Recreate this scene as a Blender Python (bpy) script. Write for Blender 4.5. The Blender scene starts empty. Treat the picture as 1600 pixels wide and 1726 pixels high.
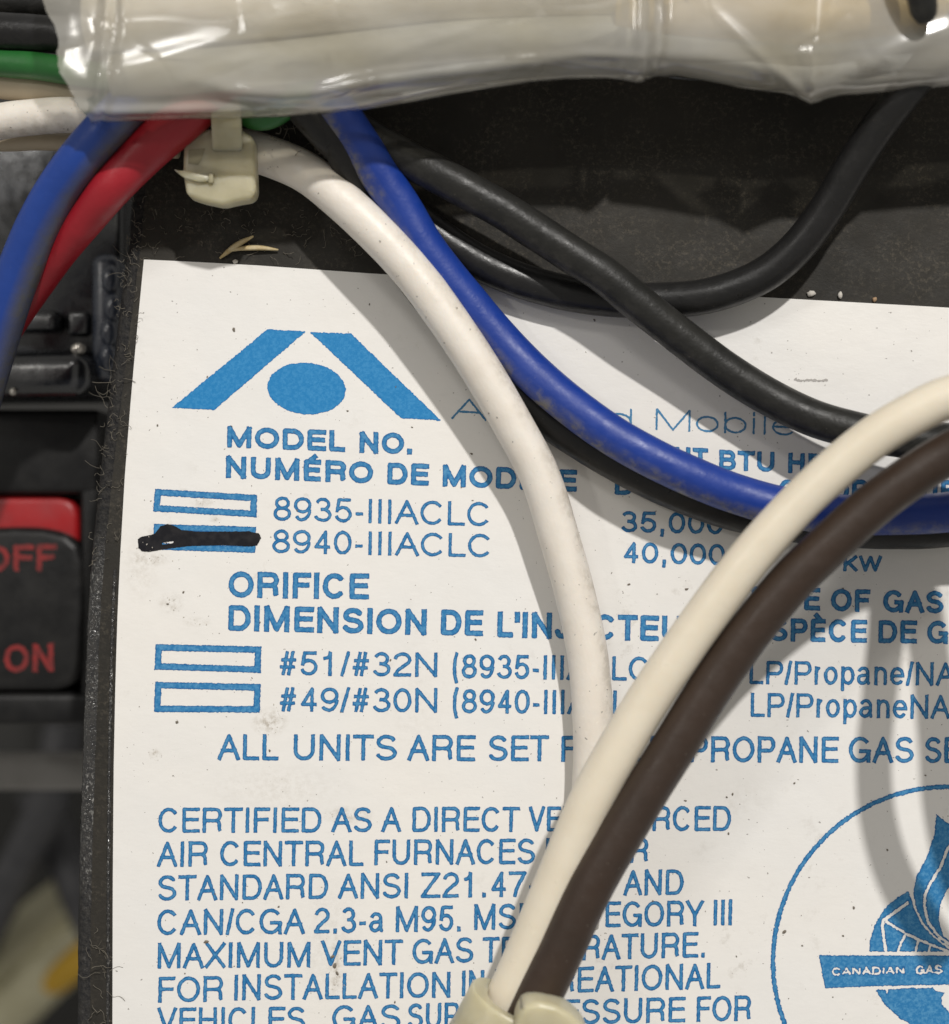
import bpy, bmesh, math, random
import numpy as np
from mathutils import Vector, noise

# ------------------------------------------------------------------ scale
# All sizes below are written in units of 0.04 mm (one unit = one step of the
# photograph on the face of the label); K turns them into metres.
K = 4.0e-5
D = 2800.0                      # lens distance in front of the label
CX, CY = 800.0, 863.0
rnd = random.Random(7)
rng = np.random.default_rng(11)
scene = bpy.context.scene
COL = scene.collection

# ------------------------------------------------------------------ camera
cam_d = bpy.data.cameras.new("camera")
cam = bpy.data.objects.new("camera", cam_d)
COL.objects.link(cam)
cam.location = (0, 0, D * K)
cam_d.sensor_fit = 'HORIZONTAL'
cam_d.sensor_width = 36.0
cam_d.lens = 36.0 * D / 1600.0
cam_d.clip_start = 0.005
cam_d.clip_end = 5.0
cam_d.dof.use_dof = True
cam_d.dof.focus_distance = (D - 25) * K
cam_d.dof.aperture_fstop = 23.0
scene.camera = cam

# ------------------------------------------------------------------ light
world = bpy.data.worlds.new("World")
scene.world = world
world.use_nodes = True
bg = world.node_tree.nodes["Background"]
bg.inputs[0].default_value = (1.0, 0.965, 0.90, 1)
bg.inputs[1].default_value = 0.32

def area(name, direction, dist, size, power, color):
    l = bpy.data.lights.new(name, 'AREA')
    l.shape = 'DISK'
    l.size = size
    l.energy = power
    l.color = color
    o = bpy.data.objects.new(name, l)
    COL.objects.link(o)
    d = Vector(direction).normalized()
    o.location = d * dist
    o.rotation_euler = d.to_track_quat('Z', 'Y').to_euler()
    return o
LDIR = (0.36, 0.93, 1.30)
area("work_lamp", LDIR, 0.60, 0.019, 2.90, (1.0, 0.97, 0.93))
area("room_lamp", (-0.85, 0.42, 1.1), 0.8, 0.05, 0.45, (1.0, 0.96, 0.9))
area("highlight_lamp", (-0.32, 0.60, 0.85), 0.9, 0.12, 0.70, (1.0, 0.975, 0.94))  # added lamp, aimed to put streaks on the tape and glossy block
scene.view_settings.view_transform = 'Standard'
scene.view_settings.look = 'None'
scene.view_settings.exposure = 0.0
scene.view_settings.gamma = 1.0
scene.render.engine = 'CYCLES'
scene.cycles.max_bounces = 10
scene.cycles.transparent_max_bounces = 12

# ------------------------------------------------------------------ helpers
def bp(px, py, h):
    """point at height h over the label, on the sight line of (px, py)"""
    s = (D - h) / D
    return Vector(((px - CX) * s, (CY - py) * s, h))

def link(name, verts, faces, mat, parent=None, smooth=True, uvs=None, attrs=None):
    me = bpy.data.meshes.new(name)
    me.from_pydata([tuple(v[i] * K for i in range(3)) for v in verts], [], faces)
    if smooth:
        me.polygons.foreach_set("use_smooth", [True] * len(me.polygons))
    for k, vals in (attrs or {}).items():
        a = me.attributes.new(k, 'FLOAT', 'POINT')
        a.data.foreach_set("value", np.asarray(vals, np.float32))
    for m in (mat if isinstance(mat, (list, tuple)) else [mat]):
        me.materials.append(m)
    me.update()
    o = bpy.data.objects.new(name, me)
    COL.objects.link(o)
    if parent:
        o.parent = parent
    return o

def thing(o, label, cat, group=None):
    o["label"] = label
    o["category"] = cat
    if group:
        o["group"] = group
    return o

def empty(name, label, cat, group=None):
    o = bpy.data.objects.new(name, None)
    o.empty_display_size = 0.002
    COL.objects.link(o)
    return thing(o, label, cat, group)

def catmull(P, n):
    """P: list of tuples -> n rows along a centripetal-ish Catmull-Rom, evenly spaced"""
    P = np.array(P, float)
    Q = np.vstack([2 * P[0] - P[1], P, 2 * P[-1] - P[-2]])
    out = []
    for i in range(1, len(Q) - 2):
        p0, p1, p2, p3 = Q[i - 1], Q[i], Q[i + 1], Q[i + 2]
        t = np.linspace(0, 1, 16, endpoint=False)[:, None]
        out.append(0.5 * (2 * p1 + (p2 - p0) * t + (2 * p0 - 5 * p1 + 4 * p2 - p3) * t * t + (3 * p1 - p0 - 3 * p2 + p3) * t ** 3))
    out.append(P[-1:])
    R = np.vstack(out)
    for _ in range(2):
        R[1:-1] = (R[:-2] + 2 * R[1:-1] + R[2:]) / 4
    s = np.concatenate([[0], np.cumsum(np.linalg.norm(np.diff(R[:, :3], axis=0), axis=1))])
    u = np.linspace(0, s[-1], n)
    return np.stack([np.interp(u, s, R[:, j]) for j in range(R.shape[1])], 1), u

FLANK = [-0.62, -0.74]
def tube_geo(W, R, seg=24, cap=True, wob=0.0):
    """W: Nx3 world path, R: N radii"""
    n = len(W)
    T = np.gradient(W, axis=0)
    T /= np.linalg.norm(T, axis=1)[:, None]
    ref = np.array([0, 0, 1.0]) if abs(T[0][2]) < 0.9 else np.array([1.0, 0, 0])
    N = ref - T[0] * ref.dot(T[0]); N /= np.linalg.norm(N)
    V, F, side = [], [], []
    for i in range(n):
        N = N - T[i] * N.dot(T[i]); N /= np.linalg.norm(N)
        B = np.cross(T[i], N)
        for k in range(seg):
            a = 2 * math.pi * k / seg
            d = N * math.cos(a) + B * math.sin(a)
            r = R[i]
            if wob:
                p = W[i] + d * r
                r += wob * noise.noise(Vector(p) / 55.0)
            V.append(W[i] + d * r)
            side.append(float(FLANK[0] * d[0] + FLANK[1] * d[1] + 0.2 * d[2]))
    for i in range(n - 1):
        for k in range(seg):
            k2 = (k + 1) % seg
            F.append((i * seg + k, i * seg + k2, (i + 1) * seg + k2, (i + 1) * seg + k))
    if cap:
        F.append(tuple(range(seg - 1, -1, -1)))
        F.append(tuple((n - 1) * seg + k for k in range(seg)))
    return V, F, side

def wire(name, pts, mat, label, cat="wire", group="loose wires crossing the label", r=36, n=110, wob=0.35, parent=None):
    """pts: (px, py, h[, r])"""
    P = [(*bp(p[0], p[1], p[2]), (p[3] if len(p) > 3 else r) * (D - p[2]) / D) for p in pts]
    R, u = catmull(P, n)
    V, F, side = tube_geo(R[:, :3], R[:, 3], wob=wob)
    al = np.repeat(u, 24)
    o = link(name, V, F, mat, parent, attrs={"side": side, "along": al})
    if parent is None:
        thing(o, label, cat, group)
    return o

def rbox(name, c, size, mat, parent=None, bev=6, seg=3, rot=0.0, tilt=(0, 0)):
    bm = bmesh.new()
    bmesh.ops.create_cube(bm, size=1.0)
    for v in bm.verts:
        v.co = Vector((v.co.x * size[0], v.co.y * size[1], v.co.z * size[2]))
    if bev:
        bmesh.ops.bevel(bm, geom=list(bm.edges), offset=bev, segments=seg, profile=0.5, affect='EDGES')
    from mathutils import Matrix
    m = Matrix.Translation(c) @ Matrix.Rotation(rot, 4, 'Z') @ Matrix.Rotation(tilt[0], 4, 'X') @ Matrix.Rotation(tilt[1], 4, 'Y')
    bm.transform(m)
    V = [v.co.copy() for v in bm.verts]
    bm.verts.index_update()
    F = [tuple(v.index for v in f.verts) for f in bm.faces]
    bm.free()
    o = link(name, V, F, mat, parent, smooth=False)
    shade_auto(o)
    return o

def shade_auto(o, ang=50):
    me = o.data
    me.polygons.foreach_set("use_smooth", [True] * len(me.polygons))
    bm = bmesh.new(); bm.from_mesh(me)
    for e in bm.edges:
        if len(e.link_faces) == 2 and e.calc_face_angle(0) > math.radians(ang):
            e.smooth = False
    bm.to_mesh(me); bm.free()

def app_box(name, x0, y0, x1, y1, h, depth, mat, parent=None, bev=6, **kw):
    """box whose front face fills the frame area x0..x1, y0..y1 at height h"""
    a, b = bp(x0, y0, h), bp(x1, y1, h)
    c = (a + b) / 2
    c.z = h - depth / 2
    return rbox(name, c, (abs(b.x - a.x), abs(a.y - b.y), depth), mat, parent, bev, **kw)

def prism(name, poly, h, depth, mat, parent=None, bev=5, seg=2):
    """poly: outline in frame coordinates at height h, extruded down by depth, top edge bevelled"""
    bm = bmesh.new()
    vs = [bm.verts.new(bp(x, y, h)) for x, y in poly]
    f = bm.faces.new(vs)
    f.normal_update()
    if f.normal.z < 0:
        f.normal_flip()
    r = bmesh.ops.extrude_face_region(bm, geom=[f])
    low = [v for v in r['geom'] if isinstance(v, bmesh.types.BMVert)]
    lowset = set(low)
    for v in vs:
        pass
    for v in low:
        v.co.z = h
    for v in vs:
        v.co.z = h - depth
    if bev:
        es = [e for e in bm.edges if e.verts[0] in lowset and e.verts[1] in lowset]
        es += [e for e in bm.edges if (e.verts[0] in lowset) != (e.verts[1] in lowset)]
        bmesh.ops.bevel(bm, geom=es, offset=bev, segments=seg, profile=0.5, affect='EDGES')
    bmesh.ops.recalc_face_normals(bm, faces=list(bm.faces))
    bm.verts.index_update()
    V = [v.co.copy() for v in bm.verts]
    F = [tuple(v.index for v in f.verts) for f in bm.faces]
    bm.free()
    o = link(name, V, F, mat, parent, smooth=False)
    shade_auto(o)
    return o

# ------------------------------------------------------------------ materials
class NT:
    def __init__(s, name):
        s.m = bpy.data.materials.new(name)
        s.m.use_nodes = True
        s.t = s.m.node_tree
        s.b = s.t.nodes["Principled BSDF"]
        s.out = s.t.nodes["Material Output"]
        tc = s.t.nodes.new("ShaderNodeTexCoord")
        mp = s.t.nodes.new("ShaderNodeVectorMath"); mp.operation = 'SCALE'
        mp.inputs[3].default_value = 1.0 / K
        s.t.links.new(tc.outputs["Object"], mp.inputs[0])
        s.co = mp.outputs[0]
    def n(s, typ, **kw):
        x = s.t.nodes.new(typ)
        for k, v in kw.items():
            setattr(x, k, v)
        return x
    def l(s, a, b):
        s.t.links.new(a, b)
    def noise(s, size, detail=3, rough=0.55, stretch=None, off=0):
        co = s.co
        if stretch or off:
            mp = s.n("ShaderNodeMapping")
            mp.inputs["Scale"].default_value = stretch or (1, 1, 1)
            mp.inputs["Location"].default_value = (off, off * 1.7, 0)
            s.l(co, mp.inputs[0]); co = mp.outputs[0]
        x = s.n("ShaderNodeTexNoise")
        x.inputs["Scale"].default_value = 1.0 / size
        x.inputs["Detail"].default_value = detail
        x.inputs["Roughness"].default_value = rough
        s.l(co, x.inputs["Vector"])
        return x.outputs[0]
    def ramp(s, v, a, b, lo=0.0, hi=1.0):
        x = s.n("ShaderNodeMapRange")
        x.inputs[1].default_value = a; x.inputs[2].default_value = b
        x.inputs[3].default_value = lo; x.inputs[4].default_value = hi
        s.l(v, x.inputs[0])
        return x.outputs[0]
    def math(s, op, a, b):
        x = s.n("ShaderNodeMath", operation=op)
        for i, v in enumerate((a, b)):
            if isinstance(v, (int, float)):
                x.inputs[i].default_value = v
            else:
                s.l(v, x.inputs[i])
        return x.outputs[0]
    def mix(s, f, a, b):
        x = s.n("ShaderNodeMix", data_type='RGBA')
        for i, v in ((0, f), (6, a), (7, b)):
            if isinstance(v, (int, float)):
                x.inputs[i].default_value = v
            elif isinstance(v, (tuple, list)):
                x.inputs[i].default_value = (*v, 1) if len(v) == 3 else v
            else:
                s.l(v, x.inputs[i])
        return x.outputs[2]
    def attr(s, name):
        x = s.n("ShaderNodeAttribute", attribute_name=name)
        return x.outputs["Fac"]
    def bump(s, v, dist_units, strength=1.0, prev=None):
        x = s.n("ShaderNodeBump")
        x.inputs["Strength"].default_value = strength
        x.inputs["Distance"].default_value = dist_units * K
        s.l(v, x.inputs["Height"])
        if prev is not None:
            s.l(prev, x.inputs["Normal"])
        s.l(x.outputs[0], s.b.inputs["Normal"])
        return x.outputs[0]
    def base(s, c):
        if isinstance(c, (tuple, list)):
            s.b.inputs["Base Color"].default_value = (*c, 1)
        else:
            s.l(c, s.b.inputs["Base Color"])
    def rough(s, v):
        if isinstance(v, (int, float)):
            s.b.inputs["Roughness"].default_value = v
        else:
            s.l(v, s.b.inputs["Roughness"])

def mat_wire(name, col, dark, dust=(0.20, 0.185, 0.16), dust_amt=0.0, rough=0.38, speck=0.0, mott=0.5, sss=0.0, fine=1.0, even=0.25, flecks=0.0, spec=0.5):
    m = NT(name)
    c = m.mix(m.math('MULTIPLY', m.ramp(m.noise(70, 4), 0.35, 0.7), mott), col, dark)
    if dust_amt:
        # grime that has settled in patches along one flank of the wire
        side = m.ramp(m.attr("side"), 0.45, 0.95)
        pat = m.ramp(m.noise(34, 6, 0.72), 0.47, 0.60)
        film = m.ramp(m.noise(8, 4, 0.7), 0.35, 0.75)
        f = m.math('MULTIPLY', m.math('MULTIPLY', side, m.math('ADD', m.math('MULTIPLY', pat, 1 - even), m.math('MULTIPLY', m.math('ADD', m.math('MULTIPLY', film, 1 - even), even), even))), dust_amt)
        c = m.mix(f, c, dust)
    if speck:
        f = m.ramp(m.noise(9, 2, 0.5, off=31), 0.715, 0.75, 0, speck)
        c = m.mix(f, c, (0.10, 0.085, 0.07))
    if flecks:
        f = m.ramp(m.noise(7, 3, 0.6, stretch=(1, 1, 1), off=47), 0.70, 0.76, 0, flecks)
        c = m.mix(f, c, (0.34, 0.30, 0.25))
    scuff = m.ramp(m.noise(16, 5, 0.75, off=9), 0.63, 0.72, 0, 0.22)
    c = m.mix(scuff, c, tuple(min(1, x * 1.3 + 0.03) for x in col))
    m.base(c)
    m.b.inputs["Specular IOR Level"].default_value = spec
    m.rough(m.ramp(m.noise(22, 4), 0.3, 0.7, rough - 0.07, rough + 0.12))
    b = m.bump(m.noise(5, 3, 0.6), 0.35 * fine)
    m.bump(m.noise(40, 3, 0.5, off=5), 1.6 * fine, prev=b)
    if sss:
        m.b.inputs["Subsurface Weight"].default_value = sss
        m.b.inputs["Subsurface Radius"].default_value = (1.0, 0.8, 0.6)
        m.b.inputs["Subsurface Scale"].default_value = 14 * K
    return m.m

def mat_plain(name, col, rough=0.5, dark=None, scale=40, bumpd=0.5, bsize=8, metallic=0.0, coat=0.0, spec=0.5):
    m = NT(name)
    if dark:
        m.base(m.mix(m.ramp(m.noise(scale, 5, 0.6), 0.35, 0.68), col, dark))
    else:
        m.base(col)
    m.rough(m.ramp(m.noise(scale * 0.5, 3, off=3), 0.3, 0.7, max(0.05, rough - 0.08), rough + 0.1))
    m.b.inputs["Metallic"].default_value = metallic
    m.b.inputs["Coat Weight"].default_value = coat
    m.b.inputs["Specular IOR Level"].default_value = spec
    if bumpd:
        m.bump(m.noise(bsize, 4), bumpd)
    return m.m

# white wire PVC etc.
W_WHITE = mat_wire("white_pvc", (0.80, 0.75, 0.68), (0.70, 0.63, 0.54), rough=0.42, speck=0.75, sss=0.2, dust=(0.40, 0.35, 0.28), dust_amt=0.6, even=0.15)
W_CREAM = mat_wire("cream_pvc", (0.78, 0.71, 0.58), (0.72, 0.64, 0.50), rough=0.33, sss=0.25, fine=0.6)
W_BROWN = mat_wire("brown_pvc", (0.040, 0.024, 0.016), (0.028, 0.018, 0.012), rough=0.44, fine=0.9, flecks=0.35, dust=(0.14, 0.11, 0.085), dust_amt=0.25)
W_BLUE = mat_wire("blue_pvc", (0.008, 0.040, 0.27), (0.007, 0.030, 0.21), dust=(0.17, 0.162, 0.155), dust_amt=1.15, rough=0.42, flecks=0.18)
W_BLUE2 = mat_wire("blue_pvc_dusty", (0.012, 0.052, 0.28), (0.010, 0.042, 0.23), dust=(0.085, 0.084, 0.082), dust_amt=1.1, rough=0.40, even=0.82, flecks=0.12)
W_BLACK = mat_wire("black_pvc", (0.011, 0.011, 0.011), (0.017, 0.016, 0.016), dust=(0.10, 0.095, 0.085), dust_amt=0.2, rough=0.34, flecks=0.12, spec=0.35)
W_BLACKD = mat_wire("black_pvc_dusty", (0.015, 0.015, 0.014), (0.026, 0.025, 0.022), dust=(0.10, 0.095, 0.085), dust_amt=0.35, rough=0.40, flecks=0.22, fine=1.5, spec=0.3)
W_RED = mat_wire("red_pvc", (0.33, 0.010, 0.020), (0.26, 0.008, 0.016), rough=0.42)
W_GREEN = mat_wire("green_pvc", (0.018, 0.13, 0.025), (0.013, 0.09, 0.02), rough=0.4)
W_TAN = mat_wire("tan_pvc", (0.50, 0.42, 0.30), (0.42, 0.35, 0.25), rough=0.5)

# paper of the label
def mat_paper():
    m = NT("label_paper")
    c = m.mix(m.ramp(m.noise(420, 3), 0.35, 0.7), (0.80, 0.775, 0.735), (0.775, 0.765, 0.745))
    # smudges, rubbed dirt and pin-prick specks
    sm = m.math('MULTIPLY', m.ramp(m.noise(46, 5, 0.7), 0.58, 0.76), m.ramp(m.noise(240, 2, off=77), 0.50, 0.66))
    c = m.mix(m.math('MULTIPLY', sm, 0.55), c, (0.36, 0.32, 0.26))
    # a row of small scuffs: elongated grain
    gr = m.ramp(m.noise(7, 4, 0.7, stretch=(0.35, 1.0, 1), off=14), 0.60, 0.78, 0, 0.10)
    c = m.mix(gr, c, (0.50, 0.48, 0.44))
    grit = m.ramp(m.noise(11, 5, 0.75, off=3), 0.42, 0.66)
    for (x, y, rx, ry, amt) in ((455, 1217, 30, 24, 0.8), (288, 1016, 22, 18, 0.5), (566, 1630, 10, 46, 0.8), (560, 1590, 60, 120, 0.22), (345, 846, 24, 12, 0.55), (362, 876, 10, 6, 0.6), (255, 942, 34, 12, 0.55), (262, 1272, 11, 10, 0.9), (330, 1048, 26, 9, 0.35), (585, 1374, 44, 15, 0.6), (470, 1330, 120, 46, 0.2), (236, 960, 30, 60, 0.25), (1250, 1350, 60, 40, 0.12), (630, 760, 60, 30, 0.1), (700, 1180, 60, 120, 0.12)):
        sub = m.n("ShaderNodeVectorMath", operation='SUBTRACT'); m.l(m.co, sub.inputs[0]); sub.inputs[1].default_value = (x - CX, CY - y, 0)
        mul = m.n("ShaderNodeVectorMath", operation='MULTIPLY'); m.l(sub.outputs[0], mul.inputs[0]); mul.inputs[1].default_value = (1 / rx, 1 / ry, 0)
        ln = m.n("ShaderNodeVectorMath", operation='LENGTH'); m.l(mul.outputs[0], ln.inputs[0])
        f = m.math('MULTIPLY', m.ramp(ln.outputs["Value"], 0.25, 1.15, amt, 0.0), grit)
        c = m.mix(f, c, (0.38, 0.33, 0.26))
    sp = m.ramp(m.noise(5.2, 1, 0.4, off=55), 0.775, 0.80, 0, 0.7)
    c = m.mix(sp, c, (0.13, 0.11, 0.09))
    m.base(c)
    m.rough(m.ramp(m.noise(60, 4), 0.3, 0.7, 0.34, 0.52))
    b = m.bump(m.noise(6, 4, 0.65, stretch=(0.5, 1, 1)), 0.30)
    m.bump(m.noise(150, 3, 0.5), 4.0, prev=b)
    m.b.inputs["Specular IOR Level"].default_value = 0.4
    return m.m
PAPER = mat_paper()

def mat_ink(name, rim, body, pale, rough=0.45):
    m = NT(name)
    e = m.attr("depth")                       # distance in from the edge of the print
    c = m.mix(m.ramp(e, 0.9, 2.6), rim, body)
    g = m.ramp(m.noise(5.0, 3, 0.65), 0.42, 0.64, 0, 0.62)
    c = m.mix(m.math('MULTIPLY', g, m.ramp(e, 0.3, 2.0, 0.25, 1.0)), c, pale)
    g2 = m.ramp(m.noise(2.6, 2, 0.6, off=21), 0.60, 0.72, 0, 0.3)
    c = m.mix(g2, c, rim)
    m.base(c)
    m.rough(rough)
    m.b.inputs["Specular IOR Level"].default_value = 0.25
    m.bump(m.noise(6, 4, 0.65), 0.3)
    return m.m
INK = mat_ink("blue_ink", (0.010, 0.108, 0.30), (0.026, 0.182, 0.41), (0.12, 0.34, 0.56))
INK_LOGO = mat_ink("blue_logo_ink", (0.012, 0.165, 0.43), (0.016, 0.20, 0.47), (0.055, 0.28, 0.56))
INK_THIN = mat_ink("slate_ink", (0.05, 0.20, 0.38), (0.06, 0.23, 0.44), (0.14, 0.32, 0.50))
def mat_marker():
    m = NT("marker_ink")
    m.base(m.mix(m.ramp(m.noise(12, 4), 0.4, 0.7), (0.010, 0.010, 0.013), (0.022, 0.021, 0.023)))
    m.b.inputs["Specular IOR Level"].default_value = 0.15
    m.rough(0.6)
    return m.m
MARKER = mat_marker()
PENCIL = mat_plain("pencil_graphite", (0.38, 0.36, 0.34), 0.5)

def mat_panel():
    m = NT("black_panel_plastic")
    c = m.mix(m.ramp(m.noise(220, 4), 0.35, 0.7), (0.017, 0.0155, 0.0125), (0.029, 0.0255, 0.020))
    d = m.math('MULTIPLY', m.ramp(m.noise(9, 6, 0.8), 0.50, 0.72), m.ramp(m.noise(80, 3, off=8), 0.38, 0.62))
    c = m.mix(m.math('MULTIPLY', d, 0.42), c, (0.20, 0.17, 0.125))
    m.base(c)
    m.rough(m.ramp(m.noise(50, 4), 0.3, 0.7, 0.55, 0.72))
    m.b.inputs["Specular IOR Level"].default_value = 0.3
    b = m.bump(m.noise(7, 5, 0.7), 0.8)
    m.bump(m.noise(180, 3), 5, prev=b)
    return m.m
PANEL = mat_panel()
def mat_rim():
    # rough-cut edge: painted sparkle and gloss along its middle stretch, dull with dust elsewhere
    m = NT("rough_cut_edge")
    sc = m.attr("sparkle")
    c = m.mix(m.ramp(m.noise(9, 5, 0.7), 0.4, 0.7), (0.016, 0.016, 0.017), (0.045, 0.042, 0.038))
    # pale flecks, painted in for glints on the cut plastic
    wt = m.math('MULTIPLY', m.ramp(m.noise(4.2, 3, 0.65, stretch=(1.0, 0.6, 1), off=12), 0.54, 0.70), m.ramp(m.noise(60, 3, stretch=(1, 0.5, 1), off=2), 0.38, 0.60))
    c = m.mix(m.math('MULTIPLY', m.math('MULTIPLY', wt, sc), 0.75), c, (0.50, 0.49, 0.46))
    m.base(c)
    m.rough(m.ramp(sc, 0, 1, 0.62, 0.17))
    m.l(m.ramp(sc, 0, 1, 0.12, 0.9), m.b.inputs["Specular IOR Level"])
    b = m.bump(m.noise(7, 3, 0.6, stretch=(1.0, 0.55, 1)), 2.4)
    m.bump(m.noise(3.4, 2, 0.5, off=4), 1.0, prev=b)
    return m.m
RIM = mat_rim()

NYLON = NT("nylon")
NYLON.base(NYLON.mix(NYLON.ramp(NYLON.noise(60, 3), 0.35, 0.7), (0.52, 0.48, 0.34), (0.42, 0.385, 0.26)))
NYLON.rough(0.36)
NYLON.b.inputs["Subsurface Weight"].default_value = 0.9
NYLON.b.inputs["Subsurface Radius"].default_value = (1.0, 0.9, 0.6)
NYLON.b.inputs["Subsurface Scale"].default_value = 45 * K
NYLON.bump(NYLON.noise(26, 3), 1.5)
NYLON = NYLON.m

def mat_tape():
    m = NT("clear_plastic_film")
    # milky scatter + clear film + gloss coat
    col = m.mix(m.ramp(m.noise(130, 4, stretch=(0.5, 1, 1)), 0.35, 0.68), (0.85, 0.83, 0.775), (0.73, 0.675, 0.53))
    sc = m.n("ShaderNodeBsdfDiffuse"); m.l(col, sc.inputs[0])
    tl = m.n("ShaderNodeBsdfTranslucent"); m.l(col, tl.inputs[0])
    md = m.n("ShaderNodeMixShader"); md.inputs[0].default_value = 0.35
    m.l(sc.outputs[0], md.inputs[1]); m.l(tl.outputs[0], md.inputs[2])
    tr = m.n("ShaderNodeBsdfTransparent"); tr.inputs[0].default_value = (0.95, 0.93, 0.86, 1)
    m1 = m.n("ShaderNodeMixShader")
    haze = m.ramp(m.noise(170, 4, 0.6, stretch=(0.45, 1, 1), off=40), 0.33, 0.68, 0.44, 0.72)
    m.l(haze, m1.inputs[0]); m.l(md.outputs[0], m1.inputs[1]); m.l(tr.outputs[0], m1.inputs[2])
    gl = m.n("ShaderNodeBsdfGlossy"); gl.inputs["Roughness"].default_value = 0.16
    fr = m.n("ShaderNodeFresnel"); fr.inputs[0].default_value = 1.55
    # soft swells, then fine sharp creases
    b1 = m.n("ShaderNodeBump"); b1.inputs["Distance"].default_value = 1.2 * K
    m.l(m.noise(110, 2, 0.5, stretch=(0.4, 1, 1)), b1.inputs["Height"])
    cr = m.math('ABSOLUTE', m.math('SUBTRACT', m.noise(150, 2, 0.45, stretch=(0.35, 1, 1), off=63), 0.5), 0)
    b2 = m.n("ShaderNodeBump"); b2.inputs["Distance"].default_value = 0.7 * K
    m.l(m.ramp(cr, 0.0, 0.035), b2.inputs["Height"]); m.l(b1.outputs[0], b2.inputs["Normal"])
    cr2 = m.math('ABSOLUTE', m.math('SUBTRACT', m.noise(210, 2, 0.5, stretch=(1.0, 0.5, 1), off=17), 0.5), 0)
    b3 = m.n("ShaderNodeBump"); b3.inputs["Distance"].default_value = 0.5 * K
    m.l(m.ramp(cr2, 0.0, 0.02), b3.inputs["Height"]); m.l(b2.outputs[0], b3.inputs["Normal"])
    for x in (gl, fr, sc):
        m.l(b3.outputs[0], x.inputs["Normal"])
    m2 = m.n("ShaderNodeMixShader")
    m.l(m.math('MULTIPLY', fr.outputs[0], 1.9), m2.inputs[0])
    m.l(m1.outputs[0], m2.inputs[1]); m.l(gl.outputs[0], m2.inputs[2])
    m.l(m2.outputs[0], m.out.inputs[0])
    return m.m
TAPE = mat_tape()

GLOSS = mat_plain("gloss_black_plastic", (0.008, 0.009, 0.011), 0.24, (0.016, 0.017, 0.020), 60, 0.8, 30, spec=1.0)
SATIN = mat_plain("satin_black_plastic", (0.008, 0.008, 0.0085), 0.40, (0.014, 0.0135, 0.013), 60, 0.5, 9, spec=0.3)
GREYM = mat_plain("grey_painted_metal", (0.26, 0.25, 0.235), 0.42, (0.20, 0.19, 0.175), 120, 0.6, 20)
REDP = mat_plain("red_switch_plastic", (0.33, 0.010, 0.013), 0.38, (0.24, 0.008, 0.010), 90, 0.4, 20)
REDPRINT = mat_plain("faded_red_print", (0.24, 0.013, 0.013), 0.5, (0.10, 0.010, 0.010), 22, 0.3, 8)
CREAMP = mat_plain("dull_cream_plastic", (0.55, 0.52, 0.36), 0.5, (0.42, 0.39, 0.25), 150, 0.5, 20)
YELLOW = mat_plain("yellow_plastic", (0.60, 0.36, 0.02), 0.45, (0.5, 0.29, 0.015), 60, 0.4, 20)
DARKW = mat_plain("dark_cavity_paint", (0.008, 0.008, 0.007), 0.6, (0.013, 0.012, 0.010), 300, 0.6, 30)
BLUEG = mat_plain("blue_grey_plastic", (0.05, 0.06, 0.085), 0.25, (0.035, 0.042, 0.06), 70, 0.6, 20, spec=1.0)
LINT = mat_plain("grey_lint", (0.14, 0.125, 0.10), 0.8, bumpd=0)
STRAW = mat_plain("dry_straw", (0.42, 0.31, 0.13), 0.6, (0.55, 0.46, 0.28), 14, 0.5, 4)
CRUMBM = mat_plain("pale_crumb", (0.62, 0.60, 0.56), 0.7, (0.5, 0.46, 0.4), 8, 1.0, 4)
RUSTM = mat_plain("rusty_crumb", (0.30, 0.17, 0.09), 0.7, (0.36, 0.25, 0.15), 8, 1.0, 4)
GRIME = mat_plain("grey_brown_grime", (0.54, 0.50, 0.44), 0.8, bumpd=0)
DIRTM = mat_plain("dark_dirt", (0.17, 0.145, 0.115), 0.8, bumpd=0)

# ------------------------------------------------------------------ setting behind
def sheet(name, x0, y0, x1, y1, z, mat, sub=1):
    return link(name, [(x0, y0, z), (x1, y0, z), (x1, y1, z), (x0, y1, z)], [(0, 1, 2, 3)], mat, smooth=False)
cav = sheet("cabinet_back", -5200, -4600, 4200, 4600, -3300, DARKW)
cav["kind"] = "structure"

# ------------------------------------------------------------------ black panel
LBL = [(243, 437), (233, 540), (222, 660), (211, 800), (204, 920), (199, 1020), (195, 1150), (192, 1300), (190.5, 1500), (190, 1726), (190, 1960)]
EDGE = [(236, 0), (228, 250), (217, 400), (202, 520), (187, 640), (168, 800), (154, 940), (147, 1040), (142, 1180), (138, 1300), (134, 1420), (131, 1560), (130, 1726), (129, 1980)]
def interp_edge(E, y):
    return float(np.interp(y, [p[1] for p in E], [p[0] for p in E]))
panel = empty("cover_panel", "flat black plastic cover panel under the white label, dusty at its top and left edges", "panel")
ys = np.concatenate([np.linspace(-420, 1990, 130)])
V, F = [], []
for y in ys:
    xe = interp_edge(EDGE, y) + 22 + 1.4 * noise.noise(Vector((y / 30, 0, 0)))
    for x in list(np.linspace(xe, 420, 8)) + [700, 1000, 1400, 1900, 2300]:
        V.append(Vector((x - CX, CY - y, 0)))
m_ = 13
for i in range(len(ys) - 1):
    for j in range(m_ - 1):
        F.append((i * m_ + j, (i + 1) * m_ + j, (i + 1) * m_ + j + 1, i * m_ + j + 1))
link("face_plate", V, F, PANEL, panel)
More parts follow.
